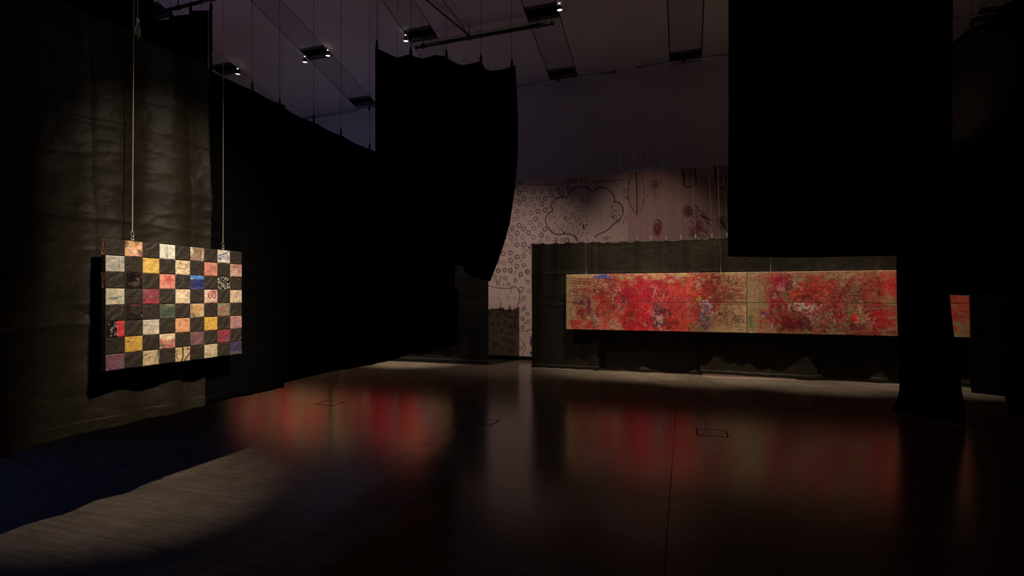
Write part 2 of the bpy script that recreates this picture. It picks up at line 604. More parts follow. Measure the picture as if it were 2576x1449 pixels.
ce = slab(MB(), X0, X1, Y0, YB, 0.30, 0.40).build('ceiling', M['joint'])
ce['kind'] = 'structure'
STRIP_X = [-13.06 + 2.63 * k for k in range(9)]      # -10.43, -7.80 ...
STRIP_X = [0.03 + 2.62 * k for k in range(-4, 4)]
SW, SG = 0.303, 0.020
SLOTS = [(11.20, 11.56), (9.44, 9.80), (7.68, 8.04), (5.92, 6.28), (4.16, 4.52), (2.40, 2.76), (0.64, 1.0)]
edges = [X0] + [e for x in STRIP_X for e in (x - SW - SG, x + SW + SG)] + [X1]
for i in range(0, len(edges), 2):
    slab(MB(), edges[i], edges[i + 1], Y0, YB, 0.0, 0.29).build('ceiling_panel', M['plaster'], ce)
rl = None
for x in STRIP_X:
    prev = YB
    for (a, b_) in SLOTS:
        if prev - b_ > 0.05:
            slab(MB(), x - SW, x + SW, b_ + 0.004, prev - 0.004, 0.004, 0.10).build('ceiling_strip', M['strip'], ce)
        bx = MB()
        slab(bx, x - SW - SG, x + SW + SG, a, b_, 0.24, 0.28)
        slab(bx, x - SW - SG, x + SW + SG, a - 0.004, a, 0.10, 0.28)
        slab(bx, x - SW - SG, x + SW + SG, b_, b_ + 0.004, 0.10, 0.28)
        slab(bx, x - SW - SG, x - SW - SG + 0.006, a, b_, 0.003, 0.24)
        slab(bx, x + SW + SG - 0.006, x + SW + SG, a, b_, 0.003, 0.24)
        so = bx.build('slot_box', M['black_box'], ce)
        for (p, q) in ((a + 0.003, a + 0.018), (a + 0.052, a + 0.066), (b_ - 0.066, b_ - 0.052), (b_ - 0.018, b_ - 0.003)):
            slab(MB(), x - SW, x + SW, p, q, -0.004, 0.02).build('slot_rail', M['rail'], so)
        prev = a
    slab(MB(), x - SW, x + SW, Y0, prev - 0.004, 0.004, 0.10).build('ceiling_strip', M['strip'], ce)

# ------------------------------------------------------------------ printed paper on the back wall
MX0, MX1, MZ0, MZ1 = -5.0, 2.4, 0.09, 4.22
MW, MH = 800, 410
YM = YB - 0.012


def mp_(px, py):
    """drawing coordinates taken on the wall plane"""
    p = onY(px, py, YM)
    return ((p.x - MX0) / (MX1 - MX0), (MZ1 - p.z) / (MZ1 - MZ0))


def c4(pts):
    return [mp_(1220 + x / 4.025, 400 + y / 4.025) for x, y in pts]


def c5(pts):
    return [mp_(1200 + x / 5.175, 680 + y / 5.175) for x, y in pts]


def c6(pts):
    return [mp_(1560 + x / 6.9, 400 + y / 6.9) for x, y in pts]


pt = Paint(MW, MH, (228, 200, 188), 11, 0.07)
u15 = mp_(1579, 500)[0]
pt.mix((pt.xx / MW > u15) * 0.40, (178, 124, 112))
INK = (34, 13, 20)
# stains and the warm band along the top
pt.blob(mp_(1450, 450)[0], mp_(1450, 452)[1], 0.05, 0.02, (170, 110, 70), 0.55, 0.8)
pt.line(c4([(520, 262), (800, 248), (1000, 238), (1250, 222), (1440, 205)]), 3.5, (165, 95, 50), 0.7, 0.2)
pt.line(c4([(420, 255), (560, 262), (700, 262)]), 2.0, (90, 60, 80), 0.6)
for (a, b_) in ((1366, 0.25), (1445, 0.3), (1292, 0.15), (1640, 0.15), (1716, 0.2), (1780, 0.15)):
    q = mp_(a, 600)[0]
    pt.line([(q, 0), (q, 1)], 1.0, (120, 90, 84), b_)
cloud = [(935, 830), (915, 790), (870, 765), (810, 755), (740, 765), (680, 740), (635, 690), (612, 630), (620, 580), (645, 545),
         (680, 525), (672, 470), (690, 430), (720, 400), (780, 382), (830, 388), (850, 345), (890, 305), (950, 282), (1010, 285),
         (1060, 305), (1088, 330), (1130, 295), (1180, 287), (1240, 305), (1285, 345), (1308, 390), (1310, 432), (1350, 440),
         (1385, 475), (1398, 520), (1385, 570), (1350, 625), (1290, 665), (1270, 690), (1220, 730), (1160, 755), (1120, 780), (1100, 825), (1095, 870)]
cc = c4(cloud)
# the speckled halves
for i in range(460):
    x, y = pt.r.uniform(630, 1040), pt.r.uniform(310, 850)
    if (x - 860) ** 2 / 240 ** 2 + (y - 580) ** 2 / 290 ** 2 > 1.0 and not (y > 700 and x > 920):
        continue
    if y > 760 and x < 880:
        continue
    q = c4([(x, y), (x + 3, y + 3)])
    pt.line(q, pt.r.uniform(0.9, 2.0), INK, 0.9)
for i in range(110):
    x, y = pt.r.uniform(1250, 1390), pt.r.uniform(445, 650)
    if (x - 1330) ** 2 / 66 ** 2 + (y - 550) ** 2 / 100 ** 2 < 1:
        pt.line(c4([(x, y), (x + 3, y + 2)]), pt.r.uniform(0.9, 2.0), INK, 0.9)
pt.line(smooth(cc), 2.5, (58, 18, 24), 0.95)
pt.line(smooth(c4([(1310, 432), (1290, 465), (1275, 490)])), 1.6, INK, 0.9)
pt.line(smooth(c4([(770, 700), (785, 730), (810, 755)])), 1.6, INK, 0.9)
pt.line(c4([(995, 670), (1000, 700)]), 4.0, (30, 24, 26), 0.9)
circ4 = [(365, 235), (325, 265), (410, 310), (345, 340), (490, 335), (575, 325), (655, 305), (735, 310), (845, 290), (775, 350), (668, 365),
         (610, 400), (540, 395), (470, 410), (397, 400), (293, 425), (350, 445), (430, 460), (495, 470), (575, 455), (610, 515), (535, 530),
         (465, 545), (390, 552), (325, 530), (260, 490), (295, 610), (455, 645), (512, 605), (555, 665), (605, 710), (345, 670), (230, 660),
         (275, 700), (390, 705), (495, 700), (440, 745), (325, 750), (225, 745), (190, 795), (262, 790), (378, 790), (490, 790), (570, 770),
         (635, 800), (780, 820), (830, 825), (320, 870), (390, 865), (195, 870), (185, 955), (258, 948), (325, 990), (392, 980), (130, 940),
         (135, 1040), (190, 1055), (258, 1025), (323, 1085), (395, 1070), (135, 1128), (200, 1122), (255, 1125), (363, 1165), (430, 1140),
         (200, 560), (160, 640), (120, 720), (110, 800), (70, 880), (240, 320), (230, 400), (180, 480)]
circ5 = [(280, 0), (360, 0), (435, 0), (570, 50), (660, 18), (230, 75), (367, 100), (498, 130), (662, 150), (270, 167), (410, 180), (670, 270),
         (613, 355), (610, 497), (655, 563), (592, 623), (668, 662), (592, 745), (320, 535), (275, 585), (200, 690), (278, 688), (360, 675),
         (430, 730), (492, 680), (520, 745), (315, 780), (445, 825), (345, 895), (410, 910), (475, 948), (240, 955), (325, 1015), (445, 1042),
         (570, 1010), (150, 560), (120, 640), (100, 780), (130, 900), (110, 1000), (760, 100), (780, 240), (760, 400), (790, 560), (770, 700)]


def ring(ctr, rad, fn, wpx, col, al):
    n = 12
    ph = pt.r.random() * 6
    pts = [(ctr[0] + math.cos(ph + 6.5 * k / n) * rad * pt.r.uniform(0.85, 1.1), ctr[1] + math.sin(ph + 6.5 * k / n) * rad * pt.r.uniform(0.9, 1.15))
           for k in range(n + 1)]
    pt.line(fn(pts), wpx, col, al, 0.0)


for ctr in circ4:
    strong = 0.95 if pt.r.random() < 0.5 else 0.65
    ring(ctr, 20, c4, 1.9, pt.r.choice([INK, (78, 44, 52), (52, 40, 70)]), strong)
for ctr in circ5:
    ring(ctr, 21, c5, 2.0, pt.r.choice([INK, (78, 44, 52), (60, 40, 62)]), 0.8)
# small scrawled plants and marks
for k in range(9):
    a = pt.r.uniform(0, 6.28)
    pt.line(smooth(c4([(445, 890), (445 + 35 * math.cos(a), 890 + 40 * math.sin(a)), (445 + 70 * math.cos(a + 0.3), 890 + 75 * math.sin(a + 0.3))])),
            1.2, (40, 34, 44), 0.9)
pt.line(c4([(460, 860), (540, 855), (560, 820), (520, 870)]), 1.2, (40, 34, 44), 0.9)
for k in range(6):
    a = pt.r.uniform(3.2, 6.2)
    pt.line(c4([(722, 835), (722 + 40 * math.cos(a), 835 + 45 * math.sin(a))]), 1.1, (40, 34, 44), 0.8)
for k in range(22):
    x = pt.r.uniform(1185, 1270)
    pt.line(c4([(x, pt.r.uniform(780, 800)), (x + pt.r.uniform(-8, 8), pt.r.uniform(800, 822))]), 1.0, (50, 36, 46), 0.7)
for (x, y) in ((1410, 320), (1440, 330), (1405, 350), (1440, 375), (1415, 385), (1436, 400), (1425, 310)):
    ring((x, y), 12, c4, 1.1, INK, 0.8)
for k in range(12):
    x, y = pt.r.uniform(1395, 1440), pt.r.uniform(575, 630)
    pt.line(c4([(x, y), (x + pt.r.uniform(-20, 20), y + pt.r.uniform(-15, 15))]), 1.0, (175, 70, 40), 0.7)
pt.line(c4([(1398, 637), (1402, 642)]), 3, (30, 22, 24), 0.9)
# lower picture: figure with a bulging outline and a dark mass
pt.line(smooth(c5([(100, 190), (175, 205), (300, 230), (440, 230), (450, 210)])), 1.8, (70, 36, 44), 0.9)
pt.line(smooth(c5([(450, 208), (500, 215), (540, 260), (555, 330), (535, 420), (520, 470)])), 2.2, (52, 50, 92), 0.9)
pt.line(smooth(c5([(545, 262), (555, 225), (580, 215), (600, 238), (575, 280), (550, 270)])), 1.9, (52, 50, 92), 0.9)
q = c5([(425, 500)])[0]
pt.blob(q[0], q[1], 0.0085, 0.030, (120, 92, 74), 0.85, 0.15)
pt.line(smooth(c5([(345, 480), (355, 560), (400, 610), (430, 590), (470, 620), (510, 600), (505, 540), (480, 480)])), 2.2, (36, 30, 56), 0.9)
pt.scribble(q[0], q[1] + 0.004, 0.007, 0.020, 5, 1.0, (130, 60, 40), 0.7)
pt.line(smooth(c5([(180, 490), (260, 510), (345, 490)])), 2.0, (60, 30, 30), 0.8)
pt.line(smooth(c5([(700, 765), (660, 785), (560, 790), (530, 840), (560, 880), (600, 950), (630, 1010), (600, 1060), (585, 1100)])), 1.7, (70, 60, 100), 0.8)
pt.line(smooth(c5([(640, 790), (670, 760), (720, 775), (760, 800)])), 1.5, (90, 60, 80), 0.8)
q = c5([(705, 920)])[0]
pt.blob(q[0], q[1], 0.0060, 0.042, (52, 54, 96), 0.9, 0.15)
for k in range(120):
    x, y = pt.r.uniform(590, 720), pt.r.uniform(800, 1100)
    pt.line(c5([(x, y), (x + 4, y + 4)]), 1.0, (120, 70, 90), 0.5)
q = c5([(700, 1070)])[0]
pt.blob(q[0], q[1], 0.005, 0.014, (70, 46, 70), 0.9, 0.15)
# upper right: two long leaves, feathers, scrawled heads
pt.line(smooth(c6([(215, 215), (150, 420), (135, 640), (180, 800), (285, 970)])), 1.9, (92, 46, 58), 0.85)
pt.line(c6([(270, 215), (285, 500), (288, 960)]), 3.4, (70, 34, 42), 0.8)
pt.line(c6([(325, 240), (340, 540), (310, 900)]), 5.0, (150, 112, 62), 0.5, 0.3)
pt.line(smooth(c6([(335, 210), (400, 380), (412, 560), (395, 760), (345, 925)])), 2.6, (62, 34, 44), 0.85, 0.2)
for k in range(36):
    x, y = pt.r.uniform(460, 700), pt.r.uniform(320, 640)
    pt.line(c6([(x, y), (x + pt.r.uniform(-60, 30), y + pt.r.uniform(30, 120))]), 1.5, pt.r.choice([(96, 46, 58), (78, 40, 60), (60, 60, 86)]), 0.5, 0.3)
q = c6([(600, 460)])[0]
pt.blob(q[0], q[1], 0.014, 0.035, (112, 56, 66), 0.6, 0.6)
q = c6([(640, 1230)])[0]
pt.blob(q[0], q[1], 0.012, 0.038, (190, 84, 66), 0.75, 0.4)
pt.line(smooth(c6([(580, 1160), (600, 1080), (665, 1060), (715, 1130), (712, 1230), (660, 1290), (600, 1250), (580, 1160)])), 2.0, (74, 26, 34), 0.9)
pt.line(smooth(c6([(625, 1120), (610, 1200), (650, 1260), (670, 1180), (650, 1110), (690, 1100), (680, 1220)])), 2.0, (74, 26, 34), 0.9)
q = c6([(1340, 1180)])[0]
pt.blob(q[0], q[1], 0.020, 0.055, (170, 78, 96), 0.85, 0.45, rot=0.6)
q = c6([(1170, 910)])[0]
pt.blob(q[0], q[1], 0.009, 0.034, (150, 74, 84), 0.6, 0.4)
for rr_ in (90, 70, 45, 25):
    ring((1170, 905), rr_, c6, 1.6, (96, 28, 50), 0.8)
for k in range(70):
    x, y = pt.r.uniform(1180, 1500), pt.r.uniform(900, 1330)
    if y - 850 < (x - 1180) * 0.9 - 60 or y > 1330:
        continue
    pt.line(c6([(x, y), (x + pt.r.uniform(20, 80), y + pt.r.uniform(20, 80))]), 1.2, (110, 34, 62), 0.7)
for k in range(40):
    x = pt.r.uniform(1260, 1560)
    y = 800 + (x - 1260) * 0.9 + pt.r.uniform(-40, 90)
    pt.line(c6([(x, y), (x + 60, y + pt.r.uniform(30, 60))]), 1.3, (100, 32, 54), 0.75)
for k in range(26):
    x = pt.r.uniform(1080, 1310)
    pt.line(c6([(x, pt.r.uniform(150, 200)), (x + pt.r.uniform(-20, 20), pt.r.uniform(300, 470))]), 1.5, (60, 42, 40), 0.6, 0.3)
pt.line(smooth(c6([(1060, 150), (1090, 300), (1130, 480), (1290, 450), (1320, 350), (1290, 170)])), 2.4, (52, 34, 36), 0.85)
for k in range(22):
    x = pt.r.uniform(1630, 1830)
    pt.line(c6([(x, pt.r.uniform(100, 150)), (x + pt.r.uniform(-15, 15), pt.r.uniform(280, 400))]), 1.7, (62, 46, 78), 0.7, 0.2)
pt.line(smooth(c6([(1630, 110), (1650, 350), (1760, 520), (1830, 430), (1840, 120)])), 2.3, (58, 42, 74), 0.9)
pt.line(c6([(1650, 320), (1830, 310)]), 2.0, (58, 42, 74), 0.9)
q = c6([(1780, 1090)])[0]
pt.blob(q[0], q[1], 0.016, 0.045, (122, 118, 106), 0.85, 0.3)
pt.line(c6([(1720, 1060), (1790, 1140), (1870, 1250)]), 4.5, (110, 44, 44), 0.85)
# rest of the paper, to the right of what shows
for k in range(8):
    pt.scribble(pt.r.uniform(0.78, 0.98), pt.r.uniform(0.05, 0.9), 0.03, 0.08, 4, 1.6, pt.r.choice([INK, (62, 46, 78), (120, 50, 60)]), 0.7)
for k in range(130):
    u, v_ = pt.r.uniform(0.0, 0.2), pt.r.uniform(0.02, 0.98)
    pt.line([(u + math.cos(t * 0.6) * 0.0025, v_ + math.sin(t * 0.6) * 0.008) for t in range(12)], 1.3, INK, 0.6)
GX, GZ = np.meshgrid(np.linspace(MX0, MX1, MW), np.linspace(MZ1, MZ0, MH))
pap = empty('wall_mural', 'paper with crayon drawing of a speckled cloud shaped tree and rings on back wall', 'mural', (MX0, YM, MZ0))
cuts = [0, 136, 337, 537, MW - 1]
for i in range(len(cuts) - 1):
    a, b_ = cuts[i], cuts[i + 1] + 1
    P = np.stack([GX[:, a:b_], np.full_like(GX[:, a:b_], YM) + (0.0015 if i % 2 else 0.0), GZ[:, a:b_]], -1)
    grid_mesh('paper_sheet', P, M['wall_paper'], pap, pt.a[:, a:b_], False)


# ================================================================== CLOTHS
def wirebit(parent, p, lean=(0, 0), r=0.0018, mat='dim_wire', clip=True, top=None, clipmat='rail', drop=0.07, big=1.0):
    """clip at p (top edge of a cloth), ring through the cloth, wire up to the ceiling"""
    p = Vector(p)
    y = p.y + lean[1]
    q = Vector((p.x + lean[0], y, (top if top else zc(y) - 0.002)))
    o = MB().tube([p + Vector((0, 0, drop)), q], r, 5).build('suspension_wire', M[mat])
    attach(o, parent)
    if clip:
        b = MB()
        b.tube([p + Vector((0, 0, -0.035)), p + Vector((0, 0, -0.005)), p + Vector((0, 0, 0.02)), p + Vector((0, 0, 0.055)), p + Vector((0, 0, drop + 0.02))],
               [0.006 * big, 0.011 * big, 0.013 * big, 0.010 * big, 0.004 * big], 8)
        attach(b.build('clip', M[clipmat]), o)


def cloth(name, label, base, n, nu, nv, L, Hh, seed, fold=0.02, crumple=0.006, mat='canvas', creases=True, group=None,
          wrinkle=0.0, waves=None, thick=0.004, cat='curtain', grow=0.7):
    """base: (nv+1, nu+1, 3) array of points; n: horizontal facing vector"""
    r = random.Random(seed)
    nrm = np.array(n, float)
    nrm /= np.linalg.norm(nrm)
    u = np.linspace(0, 1, nu + 1)[None, :]
    v = np.linspace(0, 1, nv + 1)[:, None]
    d = np.zeros((nv + 1, nu + 1))
    for k in (waves or (1.1, 2.3, 3.7, 5.9)):
        ph, tw = r.random() * 6.28, r.uniform(-0.5, 0.5)
        d += fold / (0.6 + 0.5 * k) * np.sin(6.28 * k * u * L * 0.45 + ph + tw * v * 3) * np.clip((1 - grow) + grow * v ** 0.7, 0.5, 1.6)
    big = vnoise(nv + 1, nu + 1, 2, seed + 5, 2, max(1, L / Hh)) - 0.5
    d += big * fold * 2.0
    cr_ = vnoise(nv + 1, nu + 1, max(3, int(Hh * 4)), seed + 9, 4, max(0.5, L / Hh)) - 0.5
    d += cr_ * crumple * 2.5
    if wrinkle:
        for k in range(7):       # short sharp ridges, mostly level, left by folding and handling
            m_ = vnoise(nv + 1, nu + 1, 3 + k, seed * 3 + k, 3, 0.45 * max(1, L / Hh))
            gate = np.clip((vnoise(nv + 1, nu + 1, 4, seed * 5 + k, 2, max(1, L / Hh)) - 0.5) * 9, 0, 1)
            d += np.exp(-np.abs(m_ - 0.5) / 0.022) * gate * wrinkle * (1 if k % 3 else -1)
    if creases:
        z = base[..., 2]
        wob = (vnoise(nv + 1, nu + 1, 3, seed + 3, 3, max(1, L / Hh)) - 0.5) * 0.10
        for zc_ in (1.32, 1.95, 2.58, 3.2, 3.85):
            t = np.abs(z - zc_ + wob)
            d += np.exp(-t / 0.022) * 0.010
        s_ = u * L + 0 * v
        for k in range(1, int(L / 0.62) + 1):
            t = np.abs(s_ - k * 0.62 + wob * 0.6)
            d += np.exp(-t / 0.018) * 0.009 * (1 if k % 2 else -1)
    P = base + d[..., None] * nrm
    c0 = P[-1].mean(axis=0)
    root = empty(name, label, cat, (float(c0[0]), float(c0[1]), float(P[-1, :, 2].min())), 'black curtains hung through the hall')
    o = grid_mesh('cloth', P, M[mat], root)
    so = o.modifiers.new('thickness', 'SOLIDIFY')
    so.thickness = thick
    so.offset = 0.0
    # folded hem stitched along the bottom
    k = max(2, int(nv * 0.07 / Hh) + 1)
    hp = P[-k - 1:, :, :] + nrm * 0.0012
    h = grid_mesh('hem', hp, M[mat], o)
    sh = h.modifiers.new('thickness', 'SOLIDIFY')
    sh.thickness = 0.004
    sh.offset = 0.0
    return root, P


def rect(A, B, zt, zb, nu, nv):
    """zt, zb: numbers or arrays along u"""
    u = np.linspace(0, 1, nu + 1)
    v = np.linspace(0, 1, nv + 1)
    zt = np.broadcast_to(np.asarray(zt, float), (nu + 1,))
    zb = np.broadcast_to(np.asarray(zb, float), (nu + 1,))
    base = np.zeros((nv + 1, nu + 1, 3))
    base[..., 0] = (A[0] + (B[0] - A[0]) * u)[None, :]
    base[..., 1] = (A[1] + (B[1] - A[1]) * u)[None, :]
    base[..., 2] = zt[None, :] * (1 - v[:, None]) + zb[None, :] * v[:, None]
    return base


def sag(u, hooks, depth):
    """the top edge drops between neighbouring hooks"""
    z = np.zeros_like(u)
    hk = sorted(hooks)
    for a, b_ in zip(hk[:-1], hk[1:]):
        k = (u >= a) & (u <= b_)
        f = (u[k] - a) / (b_ - a)
        z[k] -= depth * 4 * f * (1 - f)
    return z


def wob(u, seed, amp, cells=5):
    return (vnoise(2, len(u), cells, seed, 3)[0] - 0.5) * 2 * amp


# ---- row of cloths in front of the papered wall
YR = 10.42
clip_px = [1363, 1396, 1429, 1463, 1495, 1530, 1566, 1602, 1638, 1675, 1713, 1750, 1790, 1829]
clipX = [onY(p, 600, YR).x for p in clip_px]
step = clipX[-1] - clipX[-2]
while clipX[-1] < 6.2:
    clipX.append(clipX[-1] + step)
Rdef = [(-3.02, -1.62, 0.010, 0.012, 'black canvas curtain at left end of the back row, beside the ringed wall paper'),
        (-1.66, 0.33, 0.045, 0.012, 'black canvas curtain behind the left red canvas, second from the wall paper gap'),
        (0.29, 2.25, 0.040, 0.015, 'black canvas curtain behind the seam between the two red canvases'),
        (2.21, 4.20, 0.030, 0.02, 'black canvas curtain behind the right red canvas, partly hidden by the floor length curtain'),
        (4.16, 6.20, 0.03, 0.02, 'black canvas curtain at far right end of the row behind the red canvases')]
for i, (xa, xb, ha, hb, lab) in enumerate(Rdef):
    nu, nv = 150, 110
    L = xb - xa
    u = np.linspace(0, 1, nu + 1)
    hk = [(x - xa) / L for x in clipX if xa - 0.01 <= x <= xb + 0.01]
    hk2 = [0.0] + hk + [1.0]
    zt = 2.615 + sag(u, hk2, 0.030)
    zb = ha + (hb - ha) * np.minimum(1, u * 1.6) + np.abs(wob(u, 40 + i, 0.008))
    off = 0.075 * (i % 2)
    root, P = cloth('curtain', lab, rect((xa, YR + off), (xb, YR + off), zt, zb, nu, nv), (0, -1, 0), nu, nv, L, 2.6, 60 + i, 0.030, 0.004, waves=(1.9, 3.1, 4.6, 7.3), wrinkle=0.003, grow=-0.6)
    for x in clipX:
        if xa <= x < xb - 0.05:
            f = (x - xa) / L
            p = P[0, int(round(f * nu))]
            wirebit(root, (p[0], p[1] - 0.004, p[2] - 0.004), (-0.17, 0.0), 0.0014, 'dim_wire', True, None, 'steel', 0.05, 0.75)
# ---- the row goes on beyond the gap
Bdef = [(-6.9, -4.02, 0.02, 'black canvas curtain left of the wall paper gap, lower edge lit above the floor'),
        (-9.9, -6.86, 0.03, 'black canvas curtain far left in the back row, behind the long left curtain')]
for i, (xa, xb, ha, lab) in enumerate(Bdef):
    nu, nv = 140, 90
    L = xb - xa
    u = np.linspace(0, 1, nu + 1)
    nh = 9
    hk = [k / (nh - 1) for k in range(nh)]
    zt = 2.60 + sag(u, hk, 0.05)
    zb = ha + np.abs(wob(u, 80 + i, 0.01))
    root, P = cloth('curtain', lab, rect((xa, 10.46 + 0.06 * i), (xb, 10.46 + 0.06 * i), zt, zb, nu, nv), (0, -1, 0), nu, nv, L, 2.6, 90 + i, 0.018, 0.005, 'shaded_canvas')
    for f in hk[:-1]:
        p = P[0, int(round(f * nu))]
        wirebit(root, (p[0], p[1] - 0.004, p[2]), (-0.15, 0.0), 0.0015, 'dim_wire', True, None, 'rail', 0.05, 0.75)

# ---- the long left curtain, parallel to the chequered patchwork
XL = -3.28
HK = [onX(*p, XL).y for p in ((366, 85), (528, 170))]
nu, nv = 270, 260
ya, yb = 0.25, 2.885
u = np.linspace(0, 1, nu + 1)
hk = [0, 0.27, 0.55, (HK[0] - ya) / (yb - ya), 0.995]
zt = 3.185 + sag(u, hk, 0.02)
zb = 0.685 + wob(u, 3, 0.012)
root, P = cloth('curtain', 'large crumpled black canvas curtain behind the chequered patchwork, lit from above', rect((XL - 0.035, ya), (XL - 0.035, yb), zt, zb, nu, nv), (1, 0, 0), nu, nv, 2.63, 2.5, 7,
                0.062, 0.012, waves=(1.7, 2.9, 4.4, 6.8), grow=0.35, wrinkle=0.006)
for i, f in enumerate(hk):
    p = P[0, int(round(f * nu))]
    wirebit(root, p, (0, 0), 0.0016, 'wire', True, None, 'rail', 0.07, 0.8)
# bright tag and its loop on the last but one wire
p = Vector(P[0, int(round(hk[3] * nu))])
b = MB()
b.tube([p + Vector((0, -0.012, 0.0)), p + Vector((0, -0.014, 0.04)), p + Vector((0, 0, 0.095))], 0.0022, 5)
b.tube([p + Vector((0, 0.014, 0.0)), p + Vector((0, 0.014, 0.04)), p + Vector((0, 0, 0.095))], 0.0022, 5)
attach(b.build('wire_loop', M['steel']), root)
attach(MB().box(p.x - 0.003, p.x + 0.003, p.y - 0.010, p.y + 0.010, p.z + 0.085, p.z + 0.112).build('tag', M['tag']), root)

Ldef = [(2.80, 3.70, 0.695, 'narrow black curtain just right of the chequered patchwork', [0.07, 0.60], 3.185),
        (3.56, 7.37, 0.725, 'long black curtain running back from the patchwork towards the far wall', [0.035, 0.153, 0.263, 0.40, 0.55, 0.72, 0.9], 3.18)]
for i, (ya, yb, ha, lab, hk, ztop) in enumerate(Ldef):
    L = yb - ya
    nu, nv = int(40 + L * 28), 70
    u = np.linspace(0, 1, nu + 1)
    zt = ztop + sag(u, [0] + hk + [1], 0.012)
    zb = ha + wob(u, 13 + i, 0.016, 8)
    root, P = cloth('curtain', lab, rect((XL - 0.07 - 0.05 * i, ya), (XL - 0.07 - 0.05 * i, yb), zt, zb, nu, nv), (1, 0, 0), nu, nv, L, 2.5, 17 + i, 0.010, 0.004, 'velvet')
    for f in hk:
        p = P[0, int(round(f * nu))]
        wirebit(root, p, (0, 0), 0.0017, 'pipe', True, None, 'pipe', 0.05, 0.75)
        q = Vector(p)
        attach(MB().lathe([(0.002, 0.004), (0.006, 0.004), (0.006, 0.0), (0.003, 0.0)], (q.x + 0.012, q.y, q.z - 0.085), (1, 0, 0), 8).build('eyelet', M['steel']), root)


# ---- cloths hung high
def high_cloth(label, A, B, zt, zb, seed, hooks, name='curtain', nu=70, nv=70, mat='velvet', wr=0.0022):
    L = math.hypot(B[0] - A[0], B[1] - A[1])
    base = rect(A, B, zt, zb, nu, nv)
    n = (B[1] - A[1], -(B[0] - A[0]), 0)
    root, P = cloth(name, label, base, n, nu, nv, L, 2.5, seed, 0.02, 0.004, mat, True)
    for f in hooks:
        p = P[0, int(round(f * nu))]
        wirebit(root, p, (0, 0), wr, 'pipe', True, None, 'pipe', 0.06, 1.2)
    return root, P


# high cloth behind the lit curtain (stepped top, three clips)
YA2 = 3.9
u = np.linspace(0, 1, 71)
xa, xb = onY(362, 50, YA2).x, onY(533, 26, YA2).x
tops = [(362, 62), (381, 54), (390, 51), (426, 50), (431, 42), (478, 39), (484, 29), (533, 25)]
tu, tz = [], []
for (px, py) in tops:
    q = onY(px, py, YA2)
    tu.append((q.x - xa) / (xb - xa))
    tz.append(q.z)
zt = np.interp(u, tu, tz)
high_cloth('high hung black curtain with stepped top edge, above and behind the crumpled lit curtain', (xa, YA2), (xb, YA2), zt, 1.75, 21, [0.42, 0.72, 0.985])
# higher one further left, its top out of the picture
q = onY(380, 20, 3.25)
high_cloth('high hung black curtain at upper left corner, top out of view', (q.x - 1.6, 3.25), (q.x, 3.25), 4.28, 1.74, 22, [0.1, 0.4, 0.7, 0.98], mat='canvas')

# free hanging cloth in the middle of the hall
nu, nv = 110, 110
u = np.linspace(0, 1, nu + 1)
DA, DB = 5.50, 5.95
tops = [(945, 119), (956, 125), (977, 135), (1000, 145), (1018, 140), (1033, 136), (1045, 143), (1065, 148), (1080, 143), (1095, 139),
        (1108, 140), (1122, 142), (1135, 153), (1160, 164), (1185, 160), (1209, 154), (1222, 174), (1235, 178), (1262, 175), (1280, 170), (1296, 164)]
right = [(165, 1296), (220, 1300), (300, 1303), (400, 1302), (470, 1296), (560, 1283), (620, 1266), (660, 1252), (690, 1240), (708, 1233)]
bots = [(943, 660), (1060, 662), (1161, 668), (1176, 687), (1209, 703), (1233, 708)]
base = np.zeros((nv + 1, nu + 1, 3))
tx = np.interp(u, np.linspace(0, 1, len(tops)), [t[0] for t in tops])
ty = np.interp(tx, [t[0] for t in tops], [t[1] for t in tops])
bx_ = np.interp(u, [0, 1], [943, 1233])
by_ = np.interp(bx_, [t[0] for t in bots], [t[1] for t in bots])
for j in range(nv + 1):
    v = j / nv
    for i in range(nu + 1):
        py = ty[i] * (1 - v) + by_[i] * v
        yy = 165 + (708 - 165) * v
        xr = np.interp(yy, [t[0] for t in right], [t[1] for t in right])
        f = (tx[i] - 945) / (1296 - 945)
        px = 944 + (xr - 944) * f
        D = DA + (DB - DA) * f
        base[j, i] = atD(px, py, D)
A_, B_ = Vector(base[0, 0]), Vector(base[0, -1])
nn = (B_.y - A_.y, -(B_.x - A_.x), 0)
root, P = cloth('curtain', 'free hanging black curtain with scalloped top in the middle of the hall', base, nn, nu, nv, 1.55, 2.5, 31, 0.004, 0.002, 'velvet', False)
for px in (949, 1033, 1122, 1209, 1287):
    i = int(np.argmin(np.abs(tx - px)))
    p = P[0, i]
    wirebit(root, p, (0, 0), 0.0024, 'pipe', True, None, 'pipe', 0.07, 1.3)
    q = Vector(p)
    attach(MB().lathe([(0.002, 0.004), (0.007, 0.004), (0.007, 0.0), (0.003, 0.0)], (q.x + 0.004, q.y - 0.012, q.z - 0.085), (0, -1, 0), 8).build('eyelet', M['steel']), root)
q = Vector(P[0, 3])
wirebit(root, (q.x + 0.012, q.y, q.z), (0.03, 0), 0.0018, 'pipe', False)

# large near cloth at the right
A_, B_ = atD(1834, 645, 3.6), atD(2394, 645, 3.6)
u = np.linspace(0, 1, 91)
zb = np.interp(u, [0, 0.3, 0.6, 0.75, 1], [atD(1833, 645, 3.6).z, atD(2000, 648, 3.6).z, atD(2150, 645, 3.6).z, atD(2255, 643, 3.6).z, atD(2393, 643, 3.6).z])
L = (B_ - A_).length
base = rect((A_.x, A_.y), (B_.x, B_.y), 4.28, zb, 90, 80)
root, P = cloth('curtain', 'large near black curtain hanging over the right half of the red canvases', base, (B_.y - A_.y, -(B_.x - A_.x), 0), 90, 80, L, 2.5, 33, 0.006, 0.003, 'velvet', False)
for f in (0.01, 0.25, 0.5, 0.75, 0.99):
    wirebit(root, P[0, int(round(f * 90))], (0, 0), 0.002, 'pipe', True, None, 'pipe', 0.06, 1.2)

